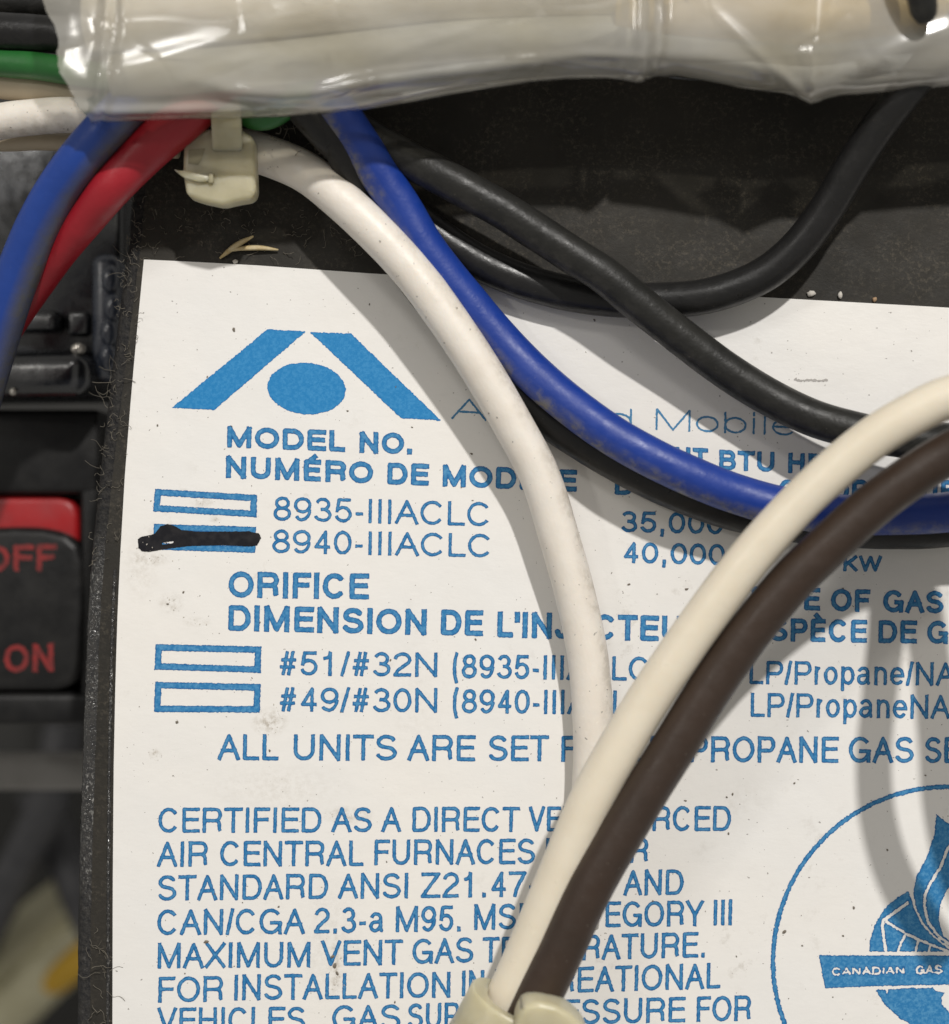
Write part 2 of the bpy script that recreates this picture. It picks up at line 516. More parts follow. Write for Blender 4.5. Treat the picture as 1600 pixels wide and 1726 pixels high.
# chamfered, rough-cut left edge and the side wall below it
V, F = [], []
ys = np.linspace(-420, 1990, 420)
for y in ys:
    xe = interp_edge(EDGE, y)
    j = 1.5 * noise.noise(Vector((y / 9, 3, 0))) + 1.2 * noise.noise(Vector((y / 40, 9, 0)))
    xi = xe + 22 + 1.4 * noise.noise(Vector((y / 30, 0, 0)))
    for x, z in ((xi, 0.0), (xi - 4, -0.8 + j * 0.3), (xi - 10 + j, 1.0 + j * 0.6), (xe + 4 + j, -0.6 + j * 0.5), (xe - 1 + j * 0.7, -8), (xe, -60), (xe + 2, -150)):
        V.append(Vector((x - CX, CY - y, z)))
for i in range(len(ys) - 1):
    for j in range(6):
        F.append((i * 7 + j, i * 7 + j + 1, (i + 1) * 7 + j + 1, (i + 1) * 7 + j)[::-1])
def sparkle(y):
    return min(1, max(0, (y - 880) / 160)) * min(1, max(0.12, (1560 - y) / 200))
link("cut_edge", V, F, RIM, panel, attrs={"sparkle": [sparkle(CY - v.y) for v in V]})
# thin ridge of dried glue standing along the label's left edge
V, F = [], []
ys = np.linspace(960, 1960, 330)
for y in ys:
    xl = interp_edge(LBL, y) - 8
    w = 3.0 + 1.6 * noise.noise(Vector((y / 8, 1, 5)))
    hh = max(0.6, 3.4 + 3.4 * noise.noise(Vector((y / 6, 7, 2))))
    for x, z in ((xl - w, 0.1), (xl - w * 0.4, hh), (xl + w * 0.4, hh), (xl + w, 0.1)):
        V.append(Vector((x - CX, CY - y, z)))
for i in range(len(ys) - 1):
    for j in range(3):
        F.append((i * 4 + j, (i + 1) * 4 + j, (i + 1) * 4 + j + 1, i * 4 + j + 1))
link("glue_ridge", V, F, RIM, panel, attrs={"sparkle": [1.0 if CY - v.y < 1480 else 0.5 for v in V]})

# ------------------------------------------------------------------ printing: distance fields -> flat ink meshes
def _arc(cx, cy, rx, ry, a0, a1, n=9):
    return [(cx + rx * math.cos(math.radians(a0 + (a1 - a0) * i / n)), cy + ry * math.sin(math.radians(a0 + (a1 - a0) * i / n))) for i in range(n + 1)]
A_ = _arc
O_ = A_(.5, .5, .5, .5, 90, 450, 28)
# each letter: (width, strokes) in a box 0..1 x 0..1 (1 = capital height)
G = {
 'A': (93, [[(0, 0), (.5, 1), (1, 0)], [(.17, .35), (.83, .35)]]),
 'B': (93, [[(0, 0), (0, 1)], [(0, 1)] + A_(.62, .765, .32, .235, 90, -90) + [(0, .53)], [(.5, .53)] + A_(.66, .265, .34, .265, 90, -90) + [(0, 0)]]),
 'C': (100, [A_(.5, .5, .5, .5, 36, 324, 26)]),
 'D': (100, [[(0, 0), (0, 1)] + A_(.5, .5, .5, .5, 90, -90, 16) + [(0, 0)]]),
 'E': (88, [[(1, 1), (0, 1), (0, 0), (1, 0)], [(0, .53), (.92, .53)]]),
 'F': (83, [[(1, 1), (0, 1), (0, 0)], [(0, .52), (.88, .52)]]),
 'G': (107, [A_(.5, .5, .5, .5, 38, 345, 26) + [(1, .44), (.56, .44)], [(.98, .40), (.98, 0)]]),
 'H': (100, [[(0, 0), (0, 1)], [(1, 0), (1, 1)], [(0, .53), (1, .53)]]),
 'I': (37, [[(.5, 0), (.5, 1)]]),
 'J': (70, [[(1, 1), (1, .3)] + A_(.5, .3, .5, .3, 0, -180, 12)]),
 'K': (93, [[(0, 0), (0, 1)], [(.96, 1), (.02, .36)], [(.32, .58), (1, 0)]]),
 'L': (77, [[(0, 1), (0, 0), (1, 0)]]),
 'M': (116, [[(0, 0), (0, 1)], [(.02, 1), (.5, 0), (.98, 1)], [(1, 1), (1, 0)]]),
 'N': (100, [[(0, 0), (0, 1)], [(.02, 1), (.98, 0)], [(1, 0), (1, 1)]]),
 'O': (108, [O_]),
 'P': (93, [[(0, 0), (0, 1)], [(0, 1)] + A_(.68, .725, .32, .275, 90, -90) + [(0, .45)]]),
 'Q': (108, [O_, [(.62, .24), (1, -.04)]]),
 'R': (100, [[(0, 0), (0, 1)], [(0, 1)] + A_(.66, .74, .31, .26, 90, -90) + [(0, .48)], [(.5, .48)] + A_(.70, .30, .22, .18, 90, 0, 5) + [(.93, .10), (.98, 0)]]),
 'S': (93, [A_(.5, .745, .455, .255, 18, 180, 12) + A_(.48, .745, .435, .215, 180, 250, 5) + A_(.52, .27, .465, .235, 75, 0, 6) + A_(.5, .27, .5, .27, 0, -166, 14)]),
 'T': (85, [[(0, 1), (1, 1)], [(.5, 1), (.5, 0)]]),
 'U': (100, [[(0, 1), (0, .36)] + A_(.5, .36, .5, .36, 180, 360, 14) + [(1, 1)]]),
 'V': (93, [[(0, 1), (.5, 0), (1, 1)]]),
 'W': (131, [[(0, 1), (.25, 0), (.5, 1), (.75, 0), (1, 1)]]),
 'X': (93, [[(0, 0), (.98, 1)], [(.02, 1), (1, 0)]]),
 'Y': (93, [[(0, 1), (.5, .42), (1, 1)], [(.5, .42), (.5, 0)]]),
 'Z': (85, [[(.04, 1), (.97, 1), (0, 0), (1, 0)]]),
 '0': (77, [O_]),
 '1': (77, [[(.12, .76), (.30, .78), (.46, .86), (.52, 1)], [(.55, .98), (.55, 0)]]),
 '2': (77, [A_(.5, .72, .5, .28, 172, -28, 14) + [(.22, .24), (0, 0)], [(0, 0), (1, 0)]]),
 '3': (77, [A_(.48, .755, .42, .245, 160, -80, 13), [(.36, .52), (.54, .52)] + A_(.5, .26, .5, .26, 80, -168, 15)]),
 '4': (77, [[(.76, 0), (.76, 1), (0, .27), (1, .27)]]),
 '5': (77, [[(.92, 1), (.20, 1), (.08, .48)], [(.08, .48)] + A_(.5, .32, .5, .32, 145, -165, 16)]),
 '6': (77, [A_(.5, .31, .5, .31, 0, 360, 20), A_(.56, .5, .56, .5, 180, 95, 8) + A_(.54, .76, .40, .24, 90, 20, 5)]),
 '7': (77, [[(0, 1), (1, 1), (.62, .55), (.42, .25), (.34, 0)]]),
 '8': (77, [A_(.5, .765, .41, .235, 0, 360, 20), A_(.5, .265, .5, .265, 0, 360, 20)]),
 '9': (77, [A_(.5, .69, .5, .31, 0, 360, 20), A_(.44, .5, .56, .5, 0, -85, 8) + A_(.46, .24, .40, .24, -90, -160, 5)]),
 'a': (77, [A_(.44, .53, .40, .23, 162, 10, 9) + [(.84, .12), (.90, .01), (1, .01)], [(.84, .44), (.5, .40)] + A_(.40, .20, .40, .20, 90, 270, 9) + [(.62, .06), (.84, .24)]]),
 'b': (77, [[(0, 0), (0, 1)], A_(.5, .375, .5, .375, 0, 360, 20)]),
 'd': (77, [[(1, 0), (1, 1)], A_(.5, .375, .5, .375, 0, 360, 20)]),
 'e': (77, [[(.02, .39), (.99, .39)], A_(.5, .375, .5, .375, 0, 325, 20)]),
 'i': (31, [[(.5, 0), (.5, .75)], [(.5, .93), (.5, 1.04)]]),
 'l': (31, [[(.5, 0), (.5, 1)]]),
 'm': (116, [[(0, 0), (0, .75)], [(0, .48)] + A_(.25, .52, .25, .23, 180, 0, 9) + [(.5, 0)], [(.5, .48)] + A_(.75, .52, .25, .23, 180, 0, 9) + [(1, 0)]]),
 'n': (77, [[(0, 0), (0, .75)], [(0, .45)] + A_(.5, .47, .5, .28, 180, 0, 10) + [(1, 0)]]),
 'o': (77, [A_(.5, .375, .5, .375, 0, 360, 20)]),
 'p': (77, [[(0, -.30), (0, .75)], A_(.5, .375, .5, .375, 0, 360, 20)]),
 'r': (46, [[(0, 0), (0, .75)], [(0, .45)] + A_(.9, .45, .9, .30, 180, 95, 6)]),
 't': (39, [[(.4, .98), (.4, .14)] + A_(.8, .14, .4, .14, 180, 280, 5), [(0, .74), (1, .74)]]),
 'u': (77, [[(1, 0), (1, .75)], [(1, .30)] + A_(.5, .28, .5, .28, 0, -180, 10) + [(0, .75)]]),
 'w': (100, [[(0, .75), (.25, 0), (.5, .75), (.75, 0), (1, .75)]]),
 '#': (77, [[(.14, 0), (.42, 1)], [(.58, 0), (.86, 1)], [(.08, .66), (1, .66)], [(0, .32), (.92, .32)]]),
 '/': (39, [[(0, -.02), (1, 1.02)]]),
 '(': (46, [[(.9, 1.08), (.35, .78), (.2, .42), (.35, .08), (.9, -.24)]]),
 ')': (46, [[(.1, 1.08), (.65, .78), (.8, .42), (.65, .08), (.1, -.24)]]),
 '-': (46, [[(0, .35), (1, .35)]]),
 '.': (39, [[(.5, -.02), (.5, .05)]]),
 ',': (39, [[(.55, .05), (.5, -.08), (.3, -.20)]]),
 "'": (27, [[(.5, 1), (.5, .74)]]),
}
G['É'] = (88, G['E'][1] + [[(.40, 1.14), (.66, 1.30)]])
G['È'] = (88, G['E'][1] + [[(.34, 1.30), (.60, 1.14)]])
SB = 10.0    # side bearing in glyph units

ROUGH = rng.random((1800, 1700)).astype(np.float32)
for _ in range(2):
    ROUGH = (ROUGH + np.roll(ROUGH, 1, 0) + np.roll(ROUGH, -1, 0) + np.roll(ROUGH, 1, 1) + np.roll(ROUGH, -1, 1)) / 5
ROUGH = (ROUGH - ROUGH.mean()) / ROUGH.std()

def stroke_sdf(X, Y, strokes, w):
    """strokes in frame coordinates; butt ends"""
    d = np.full(X.shape, 1e3, np.float32)
    for S in strokes:
        closed = abs(S[0][0] - S[-1][0]) < 1e-6 and abs(S[0][1] - S[-1][1]) < 1e-6 and len(S) > 3
        for i in range(len(S) - 1):
            (ax, ay), (bx, by) = S[i], S[i + 1]
            dx, dy = bx - ax, by - ay
            L2 = dx * dx + dy * dy
            if L2 < 1e-9:
                continue
            L = math.sqrt(L2)
            t = ((X - ax) * dx + (Y - ay) * dy) / L2
            tc = np.clip(t, 0, 1)
            q = np.hypot(X - ax - tc * dx, Y - ay - tc * dy) - w / 2
            if not closed:
                if i == 0:
                    q = np.maximum(q, -t * L - w * 0.02)
                if i == len(S) - 2:
                    q = np.maximum(q, (t - 1) * L - w * 0.02)
            d = np.minimum(d, q)
    return d

def poly_sdf(X, Y, P):
    d = np.full(X.shape, 1e6, np.float32)
    s = np.zeros(X.shape, bool)
    n = len(P)
    for i in range(n):
        (ax, ay), (bx, by) = P[i], P[(i + 1) % n]
        dx, dy = bx - ax, by - ay
        L2 = dx * dx + dy * dy + 1e-12
        t = np.clip(((X - ax) * dx + (Y - ay) * dy) / L2, 0, 1)
        d = np.minimum(d, np.hypot(X - ax - t * dx, Y - ay - t * dy))
        c = (ay > Y) != (by > Y)
        if ay != by:
            s ^= c & (X < (bx - ax) * (Y - ay) / (by - ay) + ax)
    return np.where(s, -d, d)

class Field:
    """a small raster of signed distances (negative = ink) over a part of the label"""
    def __init__(s, x0, y0, x1, y1, step=1.0):
        s.x0, s.y0, s.st = math.floor(x0), math.floor(y0), step
        nx, ny = int((x1 - s.x0) / step) + 2, int((y1 - s.y0) / step) + 2
        s.X, s.Y = np.meshgrid(s.x0 + np.arange(nx) * step, s.y0 + np.arange(ny) * step)
        s.X = s.X.astype(np.float32); s.Y = s.Y.astype(np.float32)
        s.d = np.full(s.X.shape, 50.0, np.float32)
    def add(s, fn, x0, y0, x1, y1):
        i0 = max(0, int((y0 - s.y0) / s.st) - 4); i1 = int((y1 - s.y0) / s.st) + 5
        j0 = max(0, int((x0 - s.x0) / s.st) - 4); j1 = int((x1 - s.x0) / s.st) + 5
        sl = (slice(i0, i1), slice(j0, j1))
        if s.X[sl].size:
            s.d[sl] = np.minimum(s.d[sl], fn(s.X[sl], s.Y[sl]))
    def mesh(s, name, mat, parent, z, rough=0.4):
        d = s.d.copy()
        ny, nx = d.shape
        iy = np.clip(s.Y.astype(int), 0, 1799); ix = np.clip(s.X.astype(int), 0, 1699)
        d += ROUGH[iy, ix] * rough
        d[np.abs(d) < 0.02] = 0.02
        ins = d < 0
        c = ins[:-1, :-1].astype(int) + ins[:-1, 1:] * 2 + ins[1:, 1:] * 4 + ins[1:, :-1] * 8
        vid = {}
        VX, VY, VD, F = [], [], [], []
        gid = -np.ones(d.shape, int)
        q = np.argwhere(ins)
        gid[ins] = np.arange(len(q))
        VX = list(s.X[ins]); VY = list(s.Y[ins]); VD = list(-d[ins])
        full = np.argwhere(c == 15)
        for i, j in full:
            F.append((gid[i + 1, j], gid[i + 1, j + 1], gid[i, j + 1], gid[i, j]))
        X, Y = s.X, s.Y
        for i, j in np.argwhere((c > 0) & (c < 15)):
            cor = ((i, j), (i, j + 1), (i + 1, j + 1), (i + 1, j))
            poly = []
            for k in range(4):
                a, b = cor[k], cor[(k + 1) % 4]
                if ins[a]:
                    poly.append(gid[a])
                if ins[a] != ins[b]:
                    key = (a, b) if a < b else (b, a)
                    v = vid.get(key)
                    if v is None:
                        t = d[key[0]] / (d[key[0]] - d[key[1]])
                        v = vid[key] = len(VX)
                        VX.append(X[key[0]] + t * (X[key[1]] - X[key[0]]))
                        VY.append(Y[key[0]] + t * (Y[key[1]] - Y[key[0]]))
                        VD.append(0.0)
                    poly.append(v)
            if len(poly) >= 3:
                F.append(tuple(poly[::-1]))
        V = [(float(x) - CX, CY - float(y), z) for x, y in zip(VX, VY)]
        F = [tuple(int(k) for k in f) for f in F]
        return link(name, V, F, mat, parent, smooth=False, attrs={"depth": VD})

UP = (0.020, -1.0)         # the label leans a little in the frame
def layout(word, xl, xr, bl, br, cap, w, slant=None):
    """strokes of one word fitted between xl and xr on the baseline bl..br"""
    up = slant or UP
    tot = sum(G[c][0] for c in word)
    def edge(c, right):
        if c in "Iil.',": return max(2.0, G[c][0] / 2 - w / 2 * tot / (xr - xl))
        f = 1.0
        if c in "AVWYTXZ/7": f = 0.25
        elif c in "OCGQS03689ae": f = 0.55
        elif c in "25": f = 0.6
        if right and c in "LFErct": f = 0.35
        elif right and c in "PRKDBpb": f = 0.55
        return SB * 0.9 * f
    ink0, ink1 = edge(word[0], False), edge(word[-1], True)
    k = (xr - xl) / (tot - ink0 - ink1)
    x = -ink0
    res = []
    for c in word:
        adv, S = G[c]
        fl = fr_ = 1.0
        if c in "AVWYTXZ/7": fl = fr_ = 0.25
        elif c in "OCGQS03689ae": fl = fr_ = 0.55
        elif c in "25": fl = fr_ = 0.6
        elif c == "J": fl = 0.3
        if c in "LFErct": fr_ = 0.35
        elif c in "PRKDBpb": fr_ = 0.55
        elif c in "od": fl = fr_ = 0.7
        sb = SB * 0.9 * k
        gx0, gx1 = x * k + sb * fl + w / 2, (x + adv) * k - sb * fr_ - w / 2
        if c in "Iil.',1" and gx1 - gx0 < w:
            mid = (gx0 + gx1) / 2
            if c in "Iil.'": gx0 = gx1 = mid
            else: gx0, gx1 = min(gx0, mid - 1), max(gx1, mid + 1)
        out = []
        for st in S:
            pts = []
            for (u, v) in st:
                px = xl + gx0 + u * (gx1 - gx0)
                vy = w / 2 + v * (cap - w)
                if (u, v) and v <= 0 and len(st) == 2 and False:
                    vy = 0
                f = (px - xl) / max(1e-6, xr - xl)
                base = bl + (br - bl) * f
                pts.append((px + up[0] * vy, base + up[1] * vy))
            out.append(pts)
        res.append(out)
        x += adv
    return res

def extend_ends(S, w):
    """straight vertical ends reach the cap line / baseline: butt ends pushed out half a stroke"""
    R = []
    for st in S:
        st = list(st)
        closed = abs(st[0][0] - st[-1][0]) < 1e-6 and abs(st[0][1] - st[-1][1]) < 1e-6 and len(st) > 3
        if not closed:
            for a, b in ((0, 1), (-1, -2)):
                dx, dy = st[a][0] - st[b][0], st[a][1] - st[b][1]
                L = math.hypot(dx, dy)
                if L > 0.6 and (len(st) <= 5 or L > 2 * w):
                    st[a] = (st[a][0] + dx / L * w / 2, st[a][1] + dy / L * w / 2)
        R.append(st)
    return R

def print_line(name, words, cap, w, mat, parent, z=0.5, rough=0.24):
    x0 = min(q[1] for q in words) - 12; x1 = min(1690, max(q[2] for q in words) + 12)
    y0 = min(min(q[3], q[4]) for q in words) - cap * 1.5; y1 = min(1790, max(max(q[3], q[4]) for q in words) + cap * 0.45)
    F = Field(x0, y0, x1, y1)
    for q in words:
        cp = q[5] if len(q) > 5 else cap
        for S in layout(q[0], q[1], q[2], q[3], q[4], cp, w):
            S = extend_ends(S, w)
            xs = [p[0] for st in S for p in st]; yy = [p[1] for st in S for p in st]
            F.add(lambda X, Y: stroke_sdf(X, Y, S, w), min(xs) - w, min(yy) - w, max(xs) + w, max(yy) + w)
    return F.mesh(name, mat, parent, z, rough)

# ------------------------------------------------------------------ the label
Lx = [(x, y) for x, y in LBL]
xs_ = [0, 0.04, 0.1, 0.2, 0.35, 0.5, 0.7, 1.0]
V, F = [], []
rows = list(np.linspace(0, 1, 26))
for i, v_ in enumerate(rows):
    for u in xs_:
        x0_ = 243 + u * (2150 - 243)
        yt = 437 + (x0_ - 243) * (83.0 / 1357.0) + 1.2 * math.sin(x0_ / 90)
        yy = yt + (1960 - yt) * v_
        xl = interp_edge(LBL, max(437, yy - (yt - 437) * (1 - v_)))
        x = xl + u * (2150 - xl)
        V.append(Vector((x - CX, CY - yy, 2.0)))
n_ = len(xs_)
for i in range(len(rows) - 1):
    for j in range(n_ - 1):
        F.append((i * n_ + j, (i + 1) * n_ + j, (i + 1) * n_ + j + 1, i * n_ + j + 1))
# paper thickness along the top and left edge
b0 = len(V)
top = list(range(n_)); left = [i * n_ for i in range(len(rows))]
for idx in top + left:
    v = V[idx]; V.append(Vector((v.x, v.y, 0.05)))
for j in range(n_ - 1):
    F.append((top[j], top[j + 1], b0 + j + 1, b0 + j))
for i in range(len(rows) - 1):
    F.append((left[i], b0 + n_ + i, b0 + n_ + i + 1, left[i + 1]))
label = link("rating_label", V, F, PAPER, smooth=False)
thing(label, "white printed furnace rating label with blue lettering on the black panel", "label")
ZI = 2.45
def pl(words, cap, w, mat=None, **k):
    return print_line("text_line", words, cap, w, mat or INK, label, ZI, **k)

# logo
Fd = Field(280, 545, 755, 720)
for P in ([(290, 687.5), (451, 555.5), (516.5, 558.5), (362, 691)], [(523, 560), (592, 562.5), (744, 709), (676, 705)]):
    Fd.add(lambda X, Y: poly_sdf(X, Y, P), 280, 545, 755, 720)
el = [(517 + 66 * math.cos(t) * 1.0, 655 + 43.5 * math.sin(t) + 66 * math.cos(t) * 0.045) for t in np.linspace(0, 2 * math.pi, 60, endpoint=False)]
Fd.add(lambda X, Y: poly_sdf(X, Y, el), 430, 600, 600, 710)
Fd.mesh("logo", INK_LOGO, label, ZI, 0.45)

pl([("Atwood", 761, 1063, 706, 725), ("Mobile", 1105, 1341, 725, 735)], 36, 3.4, INK_THIN, rough=0.25)
pl([("MODEL", 383, 582, 754, 762), ("NO.", 606, 695, 763.5, 766)], 36, 8.5)
pl([("INPUT", 1062, 1193, 784, 789.5), ("BTU", 1212, 1305, 792, 796), ("HR", 1328, 1391, 797, 799)], 34, 7.6)
pl([("NUMÉRO", 381, 629, 805.5, 815.5), ("DE", 653, 723, 816.5, 819), ("MODÈLE", 746, 972, 820, 829)], 37, 8.7)
pl([("DÉBIT", 1036, 1184, 834, 840), ("CALORIFIQUE", 1312, 1610, 845, 846)], 37, 8.0)
pl([("8935-IIIACLC", 461, 827, 877.5, 887.5)], 41, 5.5)
pl([("35,000", 1046, 1219, 897, 901)], 36, 5.9)
pl([("8940-IIIACLC", 459, 829, 932, 940)], 40, 5.5)
pl([("40,000", 1051, 1222, 949, 953), ("11.7", 1335, 1404, 960, 962, 27), ("KW", 1421, 1486, 963, 964, 27)], 36, 5.9)
pl([("ORIFICE", 385, 622, 1007, 1010.5)], 44, 9.0)
pl([("TYPE", 1256, 1382, 1026, 1029), ("OF", 1400, 1466, 1030, 1031.5), ("GAS", 1488, 1590, 1032, 1034)], 38, 8.0)
pl([("DIMENSION", 385, 719, 1063, 1070.5), ("DE", 743, 814, 1070.5, 1072), ("L'INJECTEUR", 838, 1192, 1074, 1083)], 43.5, 9.1)
pl([("ESPÈCE", 1267, 1461, 1080, 1083.5), ("DE", 1480, 1545, 1084, 1084.5), ("GAZ", 1562, 1664, 1085, 1086)], 39, 8.0)
pl([("#51/#32N", 472, 737, 1138, 1141), ("(8935-IIIACLC)", 762, 1110, 1143, 1148)], 41, 5.9)
pl([("LP/Propane/NAT", 1263, 1640, 1153, 1156)], 39.5, 5.7)
pl([("#49/#30N", 472, 737, 1199, 1201), ("(8940-IIIACLC)", 762, 1112, 1202, 1205)], 41, 5.9)
pl([("LP/PropaneNAT", 1265, 1632, 1208, 1212)], 40.5, 5.7)
pl([("ALL", 367, 470, 1281, 1281.5), ("UNITS", 495, 669, 1281.5, 1282), ("ARE", 687, 801, 1282, 1283), ("SET", 823, 925, 1283, 1283), ("FOR", 946, 1046, 1284, 1284), ("LP/", 1062, 1148, 1284, 1284), ("PROPANE", 1163, 1413, 1284.5, 1285.5), ("GAS", 1430, 1540, 1285.5, 1285.5), ("SERVICE", 1558, 1760, 1286, 1286)], 44, 6.7)
W3 = 6.1
pl([("CERTIFIED", 267, 542, 1403.5, 1403), ("AS", 559, 627, 1402.5, 1402.5), ("A", 643, 676, 1402, 1402), ("DIRECT", 695, 876, 1402, 1402), ("VENT,", 891, 1012, 1401.5, 1401), ("FORCED", 1032, 1232, 1401, 1400.5)], 42.5, W3)
pl([("AIR", 265, 351, 1461, 1460.5), ("CENTRAL", 371, 613, 1460, 1459.5), ("FURNACES", 631, 902, 1458, 1456), ("UNDER", 920, 1093, 1455.5, 1454)], 43, W3)
pl([("STANDARD", 266, 553, 1518, 1515), ("ANSI", 570, 688, 1514.5, 1514), ("Z21.47-1993", 709, 1034, 1513.5, 1509), ("AND", 1051, 1152, 1509, 1508)], 43, W3)
pl([("CAN/CGA", 265, 514, 1576, 1574), ("2.3-a", 530, 648, 1573, 1571.5), ("M95.", 667, 777, 1571, 1569), ("MSP", 799, 904, 1567.5, 1565), ("CATEGORY", 924, 1186, 1564, 1560.5), ("III", 1202, 1234, 1560, 1559)], 43.5, W3)
pl([("MAXIMUM", 266, 523, 1632, 1630), ("VENT", 541, 679, 1628, 1626), ("GAS", 695, 798, 1625, 1622), ("TEMPERATURE.", 813, 1188, 1622.5, 1613)], 43, W3)
pl([("FOR", 267, 377, 1689.5, 1688), ("INSTALLATION", 395, 759, 1686, 1681), ("IN", 778, 816, 1679, 1678), ("RECREATIONAL", 834, 1214, 1677, 1665.5)], 43.5, W3)
pl([("VEHICLES,", 265, 527, 1741, 1739), ("GAS", 560, 675, 1737, 1735), ("SUPPLY", 687, 858, 1734, 1730), ("PRESSURE", 876, 1155, 1729, 1722.5), ("FOR", 1174, 1266, 1722, 1720)], 43, W3)

# tick boxes
for (a, b, c, d) in (((262, 824), (434, 834), (433, 872), (258, 862)), ((260, 883), (432, 888), (431, 932), (258, 926)), ((263, 1085.5), (441, 1089.5), (440, 1134), (261, 1128.5)), ((262, 1149), (440, 1153), (438.5, 1201), (260, 1200))):
    Fd = Field(250, a[1] - 6, 450, c[1] + 8)
    ww = 11.0
    def fr(X, Y):
        return np.abs(poly_sdf(X, Y, [a, b, c, d]) + ww / 2) - ww / 2
    Fd.add(fr, 250, a[1] - 6, 450, c[1] + 8)
    Fd.mesh("checkbox", INK, label, ZI, 0.35)
# felt-pen stroke through the second box
MK = [(233, 909), (238, 905), (252, 902), (262, 899), (271, 887), (284, 883), (294, 886), (306, 893), (333, 896), (377, 896), (420, 895.5), (437, 899), (440.5, 907), (434, 919), (425, 921), (377, 919), (319, 920.5), (275, 926), (252, 930), (240, 929), (234, 923)]
Fd = Field(226, 876, 450, 938)
Fd.add(lambda X, Y: np.maximum(poly_sdf(X, Y, MK), -stroke_sdf(X, Y, [[(273, 916.5), (293, 913.5)]], 3.6)), 226, 876, 450, 938)  # pale gap cut into the ink shape as the stroke's highlight
Fd.mesh("marker_stroke", MARKER, label, ZI + 0.45, 0.25)
# short pencil dash near the top right
Fd = Field(1330, 630, 1402, 652)
Fd.add(lambda X, Y: stroke_sdf(X, Y, [[(1339, 639), (1350, 642), (1366, 640.5), (1380, 642), (1395, 641)]], 3.6), 1330, 630, 1402, 652)
Fd.mesh("pencil_mark", PENCIL, label, ZI, 0.6)

# certification mark
mark = bpy.data.objects.new("certification_mark", None)
COL.objects.link(mark); mark.parent = label
CM = (1597.0, 1620.0)
Fd = Field(1285, 1310, 1690, 1789)
Fd.add(lambda X, Y: np.abs(np.hypot(X - CM[0], (Y - CM[1])) - 294.0) - 3.9, 1285, 1310, 1690, 1789)
Fd.mesh("ring", INK, mark, ZI, 0.5)
# banner with the lettering left white
BN = [(1380, 1609.5), (1420, 1610), (1814, 1610), (1804, 1659), (1600, 1659), (1460, 1662), (1390.5, 1665.5)]
Fd = Field(1370, 1600, 1690, 1675)
def banner(X, Y):
    d = poly_sdf(X, Y, BN)
    for wd in (("CANADIAN", 1402, 1524, 1644, 1641.5, 13.5), ("GAS", 1543, 1588, 1642, 1641, 15), ("ASSN.", 1606, 1680, 1641, 1641, 14)):
        for S in layout(wd[0], wd[1], wd[2], wd[3], wd[4], wd[5], 3.2):
            d = np.maximum(d, -stroke_sdf(X, Y, S, 3.1))
    return d
Fd.add(banner, 1370, 1600, 1690, 1675)
Fd.mesh("banner", INK, mark, ZI, 0.45)
# rayed fan and flame above the banner, half disc below
Fd = Field(1440, 1360, 1690, 1612)
FAN = [(1465, 1603.5), (1466, 1585), (1474, 1559), (1486, 1538), (1500, 1522), (1516, 1510), (1531, 1501.5), (1535, 1512), (1541, 1530), (1553, 1554), (1570, 1574), (1600, 1596), (1600, 1603.5)]
def fan(X, Y):
    d = poly_sdf(X, Y, FAN)
    for st, w in (([(1531, 1521), (1489, 1551), (1487, 1562), (1491, 1590), (1493, 1604)], 5.0), ([(1492, 1552), (1530, 1575), (1564, 1590), (1600, 1604)], 4.2), ([(1526, 1574), (1518, 1590), (1513, 1604)], 4.0), ([(1548, 1583), (1543, 1604)], 3.8), ([(1568, 1592), (1565, 1604)], 3.4), ([(1536, 1500), (1543, 1532), (1556, 1557), (1574, 1577), (1600, 1598)], 4.6)):
        d = np.maximum(d, -stroke_sdf(X, Y, [st], w))
    return d
Fd.add(fan, 1440, 1360, 1690, 1612)
FL = [(1578, 1372), (1590, 1382), (1612, 1397), (1640, 1425), (1658, 1470), (1662, 1520), (1650, 1560), (1628, 1585), (1606, 1598), (1588, 1588), (1570, 1572), (1555, 1554), (1544, 1530), (1539, 1503), (1545, 1476), (1561, 1446), (1575, 1406)]
def flame(X, Y):
    d = poly_sdf(X, Y, FL)
    inner = [(1596, 1500), (1604, 1488), (1618, 1530), (1617, 1565), (1604, 1588), (1590, 1578), (1582, 1550), (1585, 1524)]
    d = np.maximum(d, -poly_sdf(X, Y, inner))
    for st, w in (([(1606, 1418), (1596, 1432), (1586, 1460), (1567, 1490), (1559, 1508), (1558, 1528), (1565, 1556), (1582, 1578), (1604, 1594)], 4.6),):
        d = np.maximum(d, -stroke_sdf(X, Y, [st], w))
    return d
Fd.add(flame, 1440, 1360, 1690, 1612)
Fd.mesh("flame", INK, mark, ZI, 0.45)
Fd = Field(1465, 1655, 1690, 1760)
CD = [(1476, 1668), (1480, 1676), (1492, 1693), (1505, 1706), (1518, 1717), (1545, 1732), (1597, 1742), (1690, 1735), (1690, 1664), (1600, 1664.5), (1574, 1664), (1574, 1668), (1590, 1670), (1588, 1676), (1600, 1680), (1592, 1690), (1590, 1700), (1600, 1706), (1600, 1668), (1530, 1664.5), (1496, 1666), (1495, 1674), (1493, 1667)]
CD = [(1476, 1668), (1480, 1676), (1492, 1693), (1505, 1706), (1518, 1717), (1545, 1732), (1597, 1742), (1690, 1735), (1690, 1664), (1600, 1664.5), (1530, 1665), (1497, 1667.5), (1495, 1674), (1492, 1667.5)]
def disc(X, Y):
    d = poly_sdf(X, Y, CD)
    isl = [(1570, 1664), (1578, 1670), (1592, 1673), (1587, 1681), (1588, 1694), (1596, 1702), (1606, 1712), (1640, 1700), (1640, 1664)]
    return np.maximum(d, -poly_sdf(X, Y, isl))
Fd.add(disc, 1465, 1655, 1690, 1760)
